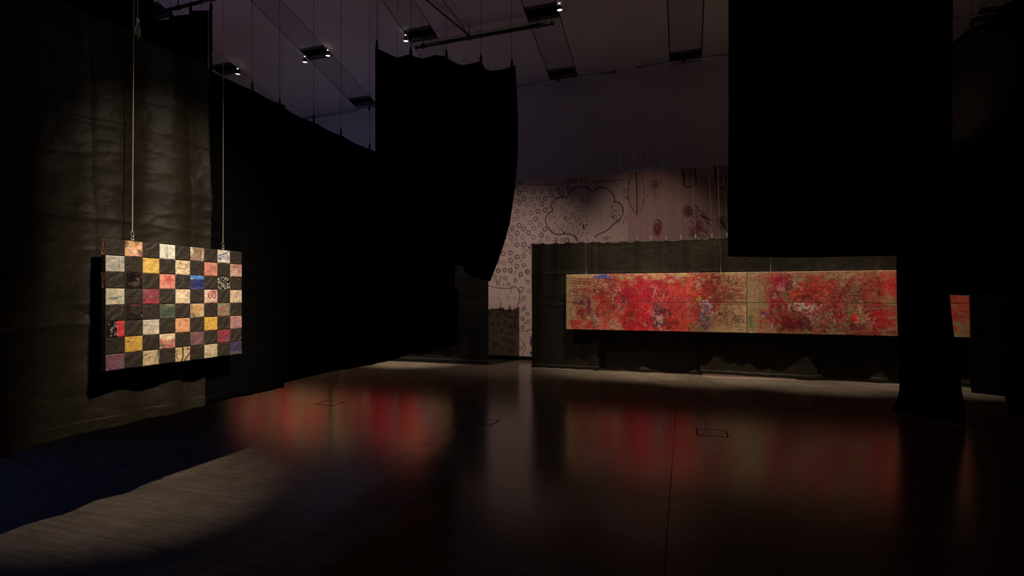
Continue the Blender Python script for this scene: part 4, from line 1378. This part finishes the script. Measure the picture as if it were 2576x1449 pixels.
def patch_paint(r_, c_):
    key = (r_, c_)
    sd = 200 + r_ * 20 + c_
    if (r_ + c_) % 2 == 0 and key != (2, 4) or key == (9, 9):
        p = Paint(NP, NP, (54, 46, 38), sd, 0.06)
        p.ws = 1.15
        if key in ((3, 1), (6, 0), (4, 6), (5, 7), (7, 5)):
            p.line([(0, 0.5), (1, 0.49)], 1.2, (24, 20, 18), 0.9)
        if key in ((5, 5), (4, 4), (6, 4), (5, 3), (2, 8)):
            p.specks(0.5, 0.5, 0.45, 0.45, 5, 0.8, 1.5, (130, 120, 110), 0.6)
        return p.a
    def P(base, mot=0.08):
        q = Paint(NP, NP, base, sd, mot)
        q.ws = 1.15
        return q
    INKB = (24, 22, 24)
    if key == (0, 1):
        p = P((226, 176, 110))
        for k in range(12):
            p.blob(p.r.random(), p.r.random(), 0.25, 0.2, p.r.choice([(110, 74, 40), (196, 150, 50), (70, 46, 40), (236, 150, 130)]), 0.7, 1.2, 6)
        p.blob(0.45, 0.6, 0.34, 0.14, (244, 190, 160), 0.9, 0.6, 5, rot=0.6)
        p.blob(0.75, 0.3, 0.22, 0.2, (244, 186, 120), 0.8, 0.8, 5)
    elif key == (0, 3):
        p = P((226, 220, 196))
        p.line([(0.3, 0.25), (0.42, 0.95)], 2, (120, 140, 150), 0.8); p.line([(0.42, 0.1), (0.48, 0.98)], 2.2, (104, 124, 136), 0.8)
        p.line([(0, 0.25), (1, 0.24)], 1, (170, 160, 140), 0.7)
    elif key == (0, 5):
        p = P((150, 122, 96))
        p.blob(0.1, 0.3, 0.2, 0.35, CREAM, 0.9, 0.6, 5); p.blob(0.25, 0.2, 0.12, 0.4, (128, 128, 60), 0.7, 0.8, 6)
        p.blob(0.95, 0.3, 0.2, 0.3, (214, 150, 116), 0.9, 0.6, 5)
        for k in range(16):
            x = p.r.uniform(0.6, 1); p.line([(x, p.r.random()), (x + 0.1, p.r.random())], 1.2, p.r.choice([(60, 50, 48), CREAM]), 0.8)
    elif key == (0, 7):
        p = P((216, 202, 178))
        for q in ([(0, 0.48), (0.5, 0.3), (1, 0.05)], [(0, 0.42), (0.6, 0.22), (0.9, 0.0)], [(0.9, 0.05), (0.98, 0.5)], [(0.3, 0.5), (1, 0.52)], [(0.3, 0.62), (1, 0.66)], [(0.02, 0.7), (0.2, 0.8), (0.3, 0.62)], [(0.6, 0.25), (0.85, 0.5)]):
            p.line(q, 2.8, (48, 74, 150), 0.95, 0.1)
        p.blob(0.15, 0.65, 0.16, 0.14, (44, 90, 170), 0.9, 0.5, 6)
    elif key == (1, 0):
        p = P((196, 186, 168))
        for j in range(17):
            for i in range(20):
                if p.r.random() < 0.7:
                    x, y = 0.05 + i * 0.048, 0.18 + j * 0.048
                    p.line([(x, y), (x + 0.02, y + p.r.uniform(-0.01, 0.02))], 0.9, (60, 56, 54), 0.75)
        p.line([(0.66, 0.0), (0.66, 1)], 1.2, (90, 84, 80), 0.8); p.line([(0, 0.16), (1, 0.12)], 1.0, (90, 84, 80), 0.7)
        p.line([(0.8, 0.3), (0.98, 0.38)], 1.8, (70, 62, 58), 0.8); p.line([(0.70, 0.77), (0.73, 0.78)], 5.0, (190, 100, 90), 0.9)
    elif key in ((1, 2), (5, 6), (6, 1)):
        p = P({(1, 2): (230, 182, 52), (5, 6): (222, 168, 14), (6, 1): (222, 168, 22)}[key], 0.05)
        for k in range(5):
            p.blob(p.r.random(), p.r.random(), 0.14, 0.05, (186, 130, 30), 0.4, 1.0, 6, rot=p.r.random() * 3)
        if key == (6, 1):
            p.line([(0.2, 0.3), (0.3, 0.2), (0.45, 0.06)], 2.4, (120, 76, 20), 0.7, 0.3); p.blob(0.18, 0.3, 0.1, 0.05, (96, 60, 20), 0.8, 0.8); p.blob(0.5, 0.9, 0.16, 0.06, (150, 90, 40), 0.5, 1)
        if key == (5, 6):
            p.blob(0.3, 0.25, 0.1, 0.05, (150, 104, 14), 0.7, 1); p.blob(0.22, 0.68, 0.08, 0.04, (90, 56, 10), 0.9, 0.8); p.line([(0.25, 0.85), (0.8, 0.84)], 1, (150, 100, 20), 0.7)
        if key == (1, 2):
            p.line([(0.05, 0.7), (0.6, 0.68)], 1, (190, 140, 30), 0.6)
    elif key == (1, 4):
        p = P((228, 196, 148))
        for k in range(16):
            x, y = p.r.random(), p.r.uniform(0, 0.4); p.line([(x, y), (x + p.r.uniform(-0.15, 0.2), y + p.r.uniform(-0.05, 0.16))], 2.2, (34, 28, 24), 0.9, 0.1)
        p.line([(0.05, 0.55), (0.6, 0.6)], 2.0, (34, 28, 24), 0.9); p.line([(0.5, 0.52), (1, 0.5)], 1.0, (60, 50, 40), 0.8)
        for k in range(9):
            x, y = p.r.random(), p.r.uniform(0.65, 1); p.line([(x, y), (x + p.r.uniform(-0.12, 0.12), y + 0.06)], 1.5, (44, 36, 32), 0.85)
    elif key == (1, 6):
        p = P((216, 130, 100)); p.blob(0.5, 0.5, 0.4, 0.2, (204, 108, 100), 0.7, 0.9, 5, rot=-0.6); p.blob(0.7, 0.4, 0.2, 0.2, (150, 120, 70), 0.6, 1, 6)
        p.blob(0.55, 0.88, 0.25, 0.1, (160, 140, 76), 0.6, 0.8, 6); p.line([(0.05, 0.85), (0.6, 0.55)], 2.4, (180, 56, 60), 0.7, 0.3)
    elif key == (1, 8):
        p = P((200, 158, 136))
        for k in range(7):      # scrawled red capitals, too worn to read
            x = 0.08 + k * 0.13
            p.line(smooth([(x, 0.28), (x, 0.06), (x + 0.08, 0.08), (x + 0.02, 0.16), (x + 0.09, 0.26), (x + 0.01, 0.28)]), 1.5, (170, 40, 44), 0.9)
        p.line([(0.06, 0.45), (0.06, 0.62), (0.14, 0.60)], 1.4, (170, 40, 44), 0.85)
        p.scribble(0.75, 0.52, 0.2, 0.18, 4, 1.6, (170, 36, 40), 0.9, 0.1); p.blob(0.8, 0.97, 0.25, 0.05, (170, 40, 44), 0.9, 0.8)
    elif key == (2, 1):
        p = P((20, 8, 8)); p.blob(0.72, 0.4, 0.12, 0.12, (100, 84, 76), 0.7, 0.8, 8); p.blob(0.55, 0.72, 0.35, 0.16, (84, 70, 52), 0.7, 1.1, 8)
        p.blob(0.9, 0.22, 0.06, 0.14, (110, 20, 34), 0.9, 0.6); p.blob(0.65, 0.2, 0.05, 0.15, (60, 14, 16), 0.8, 0.6); p.line([(0.3, 0.9), (0.9, 0.94)], 1.2, (70, 56, 44), 0.6, 0.3)
    elif key == (2, 3):
        p = P((232, 140, 112)); p.blob(0.55, 0.4, 0.45, 0.3, (214, 78, 66), 0.9, 0.9, 6); p.specks(0.5, 0.8, 0.45, 0.2, 14, 1, 2, (244, 180, 150), 0.8)
    elif key == (2, 4):
        p = P((52, 46, 41), 0.05); p.scribble(0.5, 0.4, 0.14, 0.3, 3, 1.0, (110, 100, 90), 0.6, 0.4); p.line([(0.5, 0.3), (0.5, 0.85)], 1.4, (92, 84, 74), 0.6, 0.3)
    elif key == (2, 5):
        p = P((40, 44, 100)); p.mix((p.yy / NP < 0.26) * 1.0, (46, 116, 196)); p.mix((p.yy / NP > 0.82) * 0.7, (76, 54, 150))
        p.blob(0.1, 0.24, 0.16, 0.04, (236, 226, 214), 0.95, 0.5); p.blob(0.65, 0.03, 0.1, 0.03, (236, 220, 210), 0.95, 0.5); p.blob(0.4, 0.95, 0.3, 0.04, (130, 110, 190), 0.7, 0.9)
    elif key == (2, 7):
        p = P((22, 20, 18))
        for k in range(120):
            x, y, a = p.r.random(), p.r.random(), p.r.choice([0.7, 0.9, 2.4, 2.2])
            p.line([(x, y), (x + math.cos(a) * 0.07, y + math.sin(a) * 0.07)], 1.2, (226, 212, 180), 0.9)
    elif key == (3, 0):
        p = P((206, 194, 158)); p.blob(0.6, 0.55, 0.5, 0.08, (96, 112, 128), 0.8, 0.9, 6, rot=-0.25); p.blob(0.3, 0.6, 0.3, 0.08, (110, 112, 90), 0.6, 1.2, 8)
        p.blob(0.3, 0.85, 0.2, 0.1, (220, 160, 120), 0.6, 1, 6); p.blob(0.7, 0.8, 0.3, 0.1, (150, 160, 120), 0.5, 1, 6); p.line([(0.05, 0.15), (0.5, 0.05)], 1.2, (110, 104, 90), 0.7, 0.3)
    elif key == (3, 2):
        p = P((146, 44, 58)); p.blob(0.6, 0.5, 0.5, 0.12, (112, 76, 86), 0.7, 1, 7); p.blob(0.15, 0.15, 0.2, 0.2, (130, 90, 100), 0.7, 1, 7)
        p.blob(0.5, 0.92, 0.6, 0.1, (180, 40, 62), 0.8, 0.9, 7); p.specks(0.4, 0.4, 0.4, 0.35, 14, 0.9, 1.8, (222, 140, 120), 0.8)
    elif key == (3, 4):
        p = P((224, 196, 152)); p.scribble(0.85, 0.3, 0.2, 0.25, 2, 1.4, (60, 50, 46), 0.8, 0.2); p.line([(0.3, 0.0), (0.3, 1)], 0.9, (190, 160, 120), 0.6); p.blob(0.7, 0.75, 0.2, 0.1, (160, 160, 120), 0.5, 1, 6); p.blob(0.4, 0.55, 0.3, 0.1, (240, 216, 176), 0.6, 1, 6)
    elif key == (3, 6):
        p = P((224, 184, 160))
        for cx in (0.38, 0.72):
            for k in range(4):
                p.line([(cx + math.cos(t * 0.7) * (0.14 - 0.02 * k), 0.38 + 0.03 * k + math.sin(t * 0.7) * (0.28 - 0.05 * k)) for t in range(10)], 1.6, (166, 34, 40), 0.9)
        p.blob(0.7, 0.12, 0.35, 0.12, (170, 36, 42), 0.8, 1.0, 8)
        p.line([(0.2, 0.86), (0.95, 0.84)], 1.4, (166, 40, 44), 0.9); p.line([(0.2, 0.95), (0.95, 0.93)], 1.4, (166, 40, 44), 0.9)
    elif key == (3, 8):
        p = P((214, 186, 146)); p.line(smooth([(0.25, 0.9), (0.35, 0.3), (0.7, 0.3), (0.75, 0.9)]), 2.2, (176, 146, 106), 0.8); p.blob(0.5, 0.6, 0.2, 0.1, (190, 160, 120), 0.7, 1)
    elif key == (4, 1):
        p = P((34, 22, 18)); p.blob(0.6, 0.05, 0.3, 0.08, (120, 26, 44), 0.9, 0.7); p.blob(0.6, 0.4, 0.4, 0.25, (56, 50, 46), 0.7, 1, 7); p.blob(0.5, 0.75, 0.2, 0.16, (26, 12, 10), 0.9, 0.8); p.line([(0.88, 0.66), (0.96, 0.76)], 2, (170, 160, 110), 0.9)
    elif key == (4, 3):
        p = P((86, 92, 74)); p.blob(0.5, 0.6, 0.5, 0.3, (58, 72, 68), 0.7, 1, 8); p.blob(0.6, 0.1, 0.4, 0.12, (150, 146, 104), 0.5, 1, 8); p.specks(0.5, 0.5, 0.5, 0.5, 20, 0.8, 1.8, (34, 44, 42), 0.7)
    elif key == (4, 5):
        p = P((200, 160, 98)); p.blob(0.45, 0.3, 0.3, 0.2, (196, 126, 50), 0.8, 0.9, 7); p.blob(0.2, 0.8, 0.3, 0.16, (120, 108, 96), 0.8, 1, 7); p.blob(0.1, 0.3, 0.12, 0.4, (110, 92, 80), 0.7, 1, 7); p.blob(0.75, 0.7, 0.25, 0.2, (220, 184, 124), 0.7, 1, 7)
        p.specks(0.5, 0.5, 0.5, 0.5, 14, 0.8, 1.6, (70, 50, 40), 0.7)
    elif key == (4, 7):
        p = P((140, 122, 86)); p.blob(0.45, 0.5, 0.35, 0.16, (170, 80, 84), 0.8, 0.8, 6, rot=0.6); p.blob(0.2, 0.9, 0.3, 0.1, (170, 62, 76), 0.8, 0.8); p.blob(0.4, 0.12, 0.2, 0.08, (84, 126, 80), 0.8, 0.9); p.blob(0.8, 0.15, 0.14, 0.12, (156, 74, 66), 0.8, 0.9)
    elif key == (5, 0):
        p = P((16, 14, 14)); p.mix((p.xx / NP > 0.54) * 1.0, (226, 30, 42))
        for k in range(9):
            p.scribble(p.r.uniform(0.1, 0.5), p.r.uniform(0.1, 0.95), 0.12, 0.12, 1, 1.1, (206, 196, 178), 0.8, 0.3)
        p.line([(0.56, 0.7), (0.98, 0.71)], 1.2, (160, 24, 34), 0.8); p.line([(0.68, 0.79), (0.74, 0.8)], 2, (110, 14, 24), 0.9); p.mix((p.xx / NP > 0.95) * (p.yy / NP < 0.2) * 1.0, (200, 180, 90))
    elif key == (5, 2):
        p = P((206, 190, 162)); p.line([(0.05, 0.35), (1, 0.5)], 2.0, (110, 124, 126), 0.85); p.line([(0.2, 0.05), (0.3, 0.5), (0.45, 1)], 1.6, (120, 124, 120), 0.8); p.blob(0.5, 0.8, 0.4, 0.1, (220, 190, 170), 0.6, 1, 6); p.blob(0.6, 0.12, 0.3, 0.05, (150, 140, 120), 0.6, 1, 7)
    elif key == (5, 4):
        p = P((222, 152, 94), 0.12); p.blob(0.3, 0.4, 0.12, 0.3, (196, 110, 60), 0.6, 1, 6); p.blob(0.7, 0.5, 0.1, 0.3, (200, 120, 66), 0.6, 1, 6)
    elif key == (5, 8):
        p = P((182, 124, 116)); p.specks(0.5, 0.5, 0.5, 0.5, 30, 0.8, 1.6, (120, 84, 104), 0.6); p.blob(0.5, 0.9, 0.5, 0.12, (120, 104, 130), 0.6, 1, 7); p.blob(0.85, 0.8, 0.1, 0.1, (210, 120, 66), 0.7, 0.8)
    elif key == (6, 3):
        p = P((230, 196, 150)); p.mix((p.yy / NP > 0.4) * 0.55, (180, 56, 66)); p.blob(0.2, 0.8, 0.2, 0.3, (90, 62, 66), 0.8, 1, 8); p.blob(0.7, 0.8, 0.3, 0.14, (206, 40, 62), 0.9, 0.9, 8)
        for k in range(16):
            x = p.r.random(); p.line([(x, p.r.uniform(0.25, 0.5)), (x, p.r.uniform(0.5, 0.7))], 1.4, (186, 46, 58), 0.8)
        p.line([(0.1, 0.12), (0.95, 0.08)], 1.4, (90, 70, 50), 0.8, 0.4)
    elif key == (6, 5):
        p = P((112, 78, 80)); p.blob(0.5, 0.5, 0.3, 0.35, (140, 84, 92), 0.7, 0.9, 5, rot=0.5); p.blob(0.15, 0.8, 0.2, 0.3, (84, 76, 80), 0.7, 1, 6); p.blob(0.2, 0.1, 0.2, 0.1, (130, 110, 90), 0.5, 1)
    elif key == (6, 7):
        p = P((146, 40, 56)); p.blob(0.7, 0.75, 0.35, 0.2, (120, 80, 84), 0.7, 1, 7); p.blob(0.7, 0.25, 0.2, 0.1, (190, 44, 66), 0.8, 1, 7); p.line([(0.4, 0), (0.4, 1)], 1, (110, 30, 44), 0.6)
    elif key == (7, 0):
        p = P((136, 86, 98)); p.blob(0.4, 0.5, 0.4, 0.3, (150, 86, 90), 0.6, 1, 6); p.blob(0.8, 0.6, 0.3, 0.4, (116, 84, 104), 0.6, 1, 6)
    elif key == (7, 2):
        p = P((206, 178, 130)); p.line([(0.6, 1), (0.85, 0.25)], 1.8, (44, 38, 40), 0.9); p.line([(0.88, 0.1), (0.97, 1)], 3.2, (70, 74, 88), 0.9); p.line([(0.1, 0.25), (0.5, 0.15)], 4, (52, 46, 44), 0.9, 0.2); p.line([(0.4, 0.35), (0.32, 0.45), (0.36, 0.6)], 2, (50, 46, 46), 0.9); p.blob(0.9, 0.06, 0.1, 0.08, (40, 40, 46), 0.9, 0.6)
    elif key == (7, 4):
        p = P((214, 178, 120)); p.line(smooth([(0.45, 0.02), (0.5, 0.4), (0.4, 1)]), 4.4, (34, 28, 26), 0.95); p.line([(1, 0.35), (0.55, 0.98)], 4, (34, 28, 26), 0.95); p.blob(0.8, 0.15, 0.16, 0.08, (40, 34, 30), 0.9, 0.7); p.line(smooth([(0.0, 0.3), (0.2, 0.15), (0.05, 0.5), (0.15, 0.8)]), 3, (40, 34, 30), 0.9, 0.15)
    elif key == (7, 6):
        p = P((206, 182, 138))
        for k in range(60):
            x, y = p.r.choice([0.2, 0.38, 0.72, 0.85]) + p.r.uniform(-0.04, 0.04), p.r.random()
            p.line([(x, y), (x + 0.02, y + 0.05)], 1.2, p.r.choice([(84, 76, 66), (90, 90, 104)]), 0.75)
    elif key == (7, 8):
        p = P((66, 52, 90)); p.mix((p.yy / NP > 0.7) * 0.7, (104, 90, 96)); p.blob(0.5, 0.3, 0.4, 0.2, (60, 44, 96), 0.6, 1)
    else:
        p = P((54, 46, 38))
    # worn, handled cloth: grime and scuffs in the weave, fine stray marks
    n1 = vnoise(NP, NP, 9, sd + 1, 4) - 0.5
    n2 = vnoise(NP, NP, 3, sd + 2, 3) - 0.5
    p.a *= (1 + n1 * 0.75 + n2 * 0.45)[..., None]
    lum = p.a.mean(axis=2, keepdims=True)
    p.a = lum + (p.a - lum) * 0.82
    for k in range(9):
        x, y = p.r.random(), p.r.random()
        p.line([(x, y), (x + p.r.uniform(-0.3, 0.3), y + p.r.uniform(-0.12, 0.12))], 0.9, p.r.choice([(60, 50, 42), (110, 90, 70), (190, 170, 140)]), 0.45, 0.5)
    e = np.minimum(np.minimum(p.xx, NP - 1 - p.xx), np.minimum(p.yy, NP - 1 - p.yy))
    p.mix((e < 1.5) * 0.35, (90, 76, 60))
    return p.a


for r_ in range(NR):
    for c_ in range(NC):
        y0, y1 = PY0 + c_ * cw, PY0 + (c_ + 1) * cw
        z1, z0 = QZ1 - r_ * rh, QZ1 - (r_ + 1) * rh
        g = 0.0006
        GY, GZ = np.meshgrid(np.linspace(y0 + g, y1 - g, NP), np.linspace(z1 - g, z0 + g, NP))
        rs = random.Random(r_ * 11 + c_)
        U, V = np.meshgrid(np.linspace(0, 1, NP), np.linspace(0, 1, NP))
        edge = np.minimum(np.minimum(U, 1 - U), np.minimum(V, 1 - V))
        puff = np.clip(edge / 0.045, 0, 1)
        n = vnoise(NP, NP, 2, 900 + r_ * 20 + c_, 3) - 0.5
        dark = (r_ + c_) % 2 == 0
        # pulled creases run slantwise across each square
        ph, di = rs.random() * 6, rs.choice([-1, 1])
        cre = np.sin((U * 1.0 + di * -V * 0.8) * 9 + ph + n * 7) * (0.0017 if dark else 0.0010)
        GX = XP + (puff - 1) * 0.0035 + (n * 0.006 + cre) * puff + (0.0 if dark else 0.0012)
        grid_mesh('patch', np.stack([GX, GY, GZ], -1)[:, ::-1], M['patch_cloth'], pw, patch_paint(r_, c_)[:, ::-1])
# the squares turned over the left end and the top
for r_ in range(NR):
    z1, z0 = QZ1 - r_ * rh, QZ1 - (r_ + 1) * rh
    GXs, GZ = np.meshgrid(np.linspace(XP - PT, XP - 0.004, 12), np.linspace(z1 - 0.001, z0 + 0.001, 20))
    p = Paint(12, 20, {0: (176, 140, 100), 2: (130, 92, 70)}.get(r_, (40, 34, 30)), 700 + r_, 0.15)
    if r_ in (0, 2):
        p.specks(0.5, 0.5, 0.5, 0.5, 12, 1.0, 2.4, (60, 40, 34), 0.7)
    n = vnoise(20, 12, 2, 720 + r_, 2) - 0.5
    grid_mesh('side_patch', np.stack([GXs, np.full_like(GXs, PY0) + n * 0.004, GZ], -1)[:, ::-1], M['patch_cloth'], pw, p.a[:, ::-1])
for c_ in range(NC):
    y0, y1 = PY0 + c_ * cw, PY0 + (c_ + 1) * cw
    GXs, GYs = np.meshgrid(np.linspace(XP - PT, XP - 0.003, 8), np.linspace(y0 + 0.001, y1 - 0.001, 16))
    p = Paint(8, 16, (196, 164, 120) if c_ % 2 else (70, 62, 55), 740 + c_, 0.1)
    grid_mesh('top_patch', np.stack([GXs, GYs, np.full_like(GXs, QZ1 - 0.001) + (vnoise(16, 8, 2, 760 + c_, 2) - 0.5) * 0.003], -1)[:, ::-1], M['patch_cloth'], pw, p.a[:, ::-1])
# its two steel wires, each with loop, ferrules and hook
for (px, ptop, R_) in ((333, 337, 0.0024), (561, 562, 0.0020)):
    q = onX(px, 600, XP - 0.016)
    p = Vector((XP - 0.016, q.y, QZ1))
    lean = onX(ptop, 0, XP - 0.016)
    d = (Vector((p.x, lean.y, lean.z)) - p).normalized()
    top = p + d * ((zc(p.y) - p.z) / d.z - 0.002)
    attach(MB().tube([p + d * 0.062, top], R_, 6).build('suspension_wire', M['wire']), pw)
    b = MB()
    for h in (0.064, 0.074, 0.085):
        b.tube([p + d * h, p + d * (h + 0.004)], R_ * 1.7, 7)
    attach(b.build('ferrule', M['steel']), pw)
    pts = [p + Vector((0, math.sin(t) * (0.008 if math.cos(t) < 0.3 else 0.0055), 0.046 - 0.018 * math.cos(math.pi - t) if False else 0.044 + 0.018 * math.cos(t))) for t in [k * 2 * math.pi / 12 for k in range(13)]]
    attach(MB().tube(pts, R_ * 0.8, 6, False).build('wire_loop', M['steel']), pw)
    pts = [p + Vector((0, math.sin(t) * 0.008, 0.017 + 0.011 * math.cos(t))) for t in [k * 2 * math.pi / 10 for k in range(9)]] + [p + Vector((0, 0.0, 0.0))]
    attach(MB().tube(pts, R_ * 0.9, 6).build('hook', M['steel']), pw)


# ================================================================== CEILING PIPES AND LAMPS
def pipe(label, a, b_, r, mat, hangers, clamp=None, shade=None):
    a, b_ = Vector(a), Vector(b_)
    root = empty('lighting_pipe', label, 'pipe', a, 'pipes under the ceiling')
    attach(MB().tube([a, b_], r, 12).build('tube', M[mat], None, True), root)
    d = (b_ - a).normalized()
    for e, s in ((a, -1), (b_, 1)):
        attach(MB().tube([e - d * s * 0.02, e + d * s * 0.02], r * 1.15, 12).build('end_cap', M['pipe'], None, True), root)
    for f in hangers:
        p = a.lerp(b_, f)
        h = MB()
        h.tube([p + Vector((0, 0, -r * 1.7)), p + Vector((0, 0, -r * 1.2)), p + Vector((0, 0, r * 1.2))], [r * 0.3, r * 0.6, r * 0.6], 8)
        h.tube([p - d * 0.03, p + d * 0.03], r * 1.35, 10)
        attach(h.build('pipe_clamp', M['pipe']), root)
        attach(MB().tube([p + Vector((0, 0, r)), (p.x, p.y, zc(p.y) + 0.23)], 0.010, 8).build('hanger_rod', M['pipe']), root)
    return root


a, b_ = onY(1047, 119, 9.62), onY(1390, 58, 9.62)
r1 = pipe('black pipe slung under the ceiling slots above the scalloped curtain', a, b_, 0.035, 'pipe', [0.055, 0.41, 0.90])
r1_c = a.lerp(b_, 0.41)
for tx, ty_ in ((-0.78, 8.35), (-0.35, 8.2)):
    q = Vector((r1_c.x + tx, ty_, zc(ty_) - 0.006))
    attach(MB().tube([r1_c + Vector((0, 0, 0.05)), q], 0.017 if tx < -0.5 else 0.008, 6).build('cable', M['pipe']), r1)
Y2 = 11.34
pipe('slim steel pipe along the back wall top, left of the scalloped curtain', onY(770, 298, Y2), onY(1010, 261, Y2), 0.022, 'steel_pipe', [0.68])
pipe('slim steel pipe along the back wall top, right of the scalloped curtain', onY(1285, 219, Y2), onY(1548, 181, Y2), 0.022, 'steel_pipe', [0.47])
pipe('slim steel pipe along the back wall top, beside the large near curtain', onY(1605, 170, Y2), onY(1905, 127, Y2), 0.022, 'steel_pipe', [0.4])
pipe('slim steel pipe along the back wall top at upper right corner', onY(2380, 52, Y2), onY(2640, 8, Y2), 0.022, 'steel_pipe', [0.6])
pipe('black pipe at upper left above the stepped curtain', onY(372, 37, 6.9), onY(560, -8, 6.9), 0.030, 'pipe', [0.42])


def lamp(label, px, py, aim, energy, Y=9.50):
    p = onY(px, py, Y)
    root = empty('spotlight', label, 'spotlight', p, 'lit ceiling spotlights')
    ax = (Vector(aim) - p).normalized()
    R_ = 0.050
    prof = [(0.006, -0.105), (0.016, -0.100), (0.020, -0.075), (0.026, -0.062), (0.040, -0.035), (0.049, -0.008), (R_ + 0.003, 0.0), (R_, 0.004), (R_ - 0.003, 0.0)]
    rf = MB().lathe(prof, p, ax, 18).build('reflector', M['lamp_body'], None, True)
    attach(rf, root)
    attach(MB().lathe([(R_ - 0.003, 0.001), (R_ * 0.6, 0.007), (0.0, 0.010)], p, ax, 18).build('glowing_lens', M['glow'], None, True), rf)
    attach(MB().lathe([(0.0, -0.128), (0.012, -0.122), (0.012, -0.108), (0.006, -0.103)], p, ax, 10).build('bulb_pin', M['glow'], None, True), rf)
    st = MB()
    up = p - ax * 0.05
    st.tube([up + Vector((0.055, 0, 0)), up + Vector((0.055, 0, 0.07)), up + Vector((0, 0, 0.10)), (up.x, up.y, zc(up.y) + 0.02)], 0.005, 6)
    st.tube([up + Vector((-0.055, 0, 0)), up + Vector((-0.055, 0, 0.07)), up + Vector((0, 0, 0.10))], 0.005, 6)
    attach(st.build('yoke', M['pipe']), root)
    s = spot('lamp_beam', p + ax * 0.03, aim, energy, 60, 0.8, WARM, 0.04)
    attach(s, root)
    return root


lamp('small lit ceiling spotlight at upper left, over the long black curtain', 598, 186, (-10.6, 10.3, 0.6), 60)
lamp('small lit ceiling spotlight, left one of the close pair at one slot', 767, 156, (-8.4, 10.3, 0.6), 60)
lamp('small lit ceiling spotlight, right one of the close pair at one slot', 825, 140, (-7.6, 10.3, 0.6), 60)
lamp('small lit ceiling spotlight above the left end of the scalloped curtain', 1021, 103, (-5.6, 10.35, 0.6), 60)
lamp('small lit ceiling spotlight at top centre, beside the black pipe end', 1408, 25, (-2.0, 10.35, 0.6), 22)
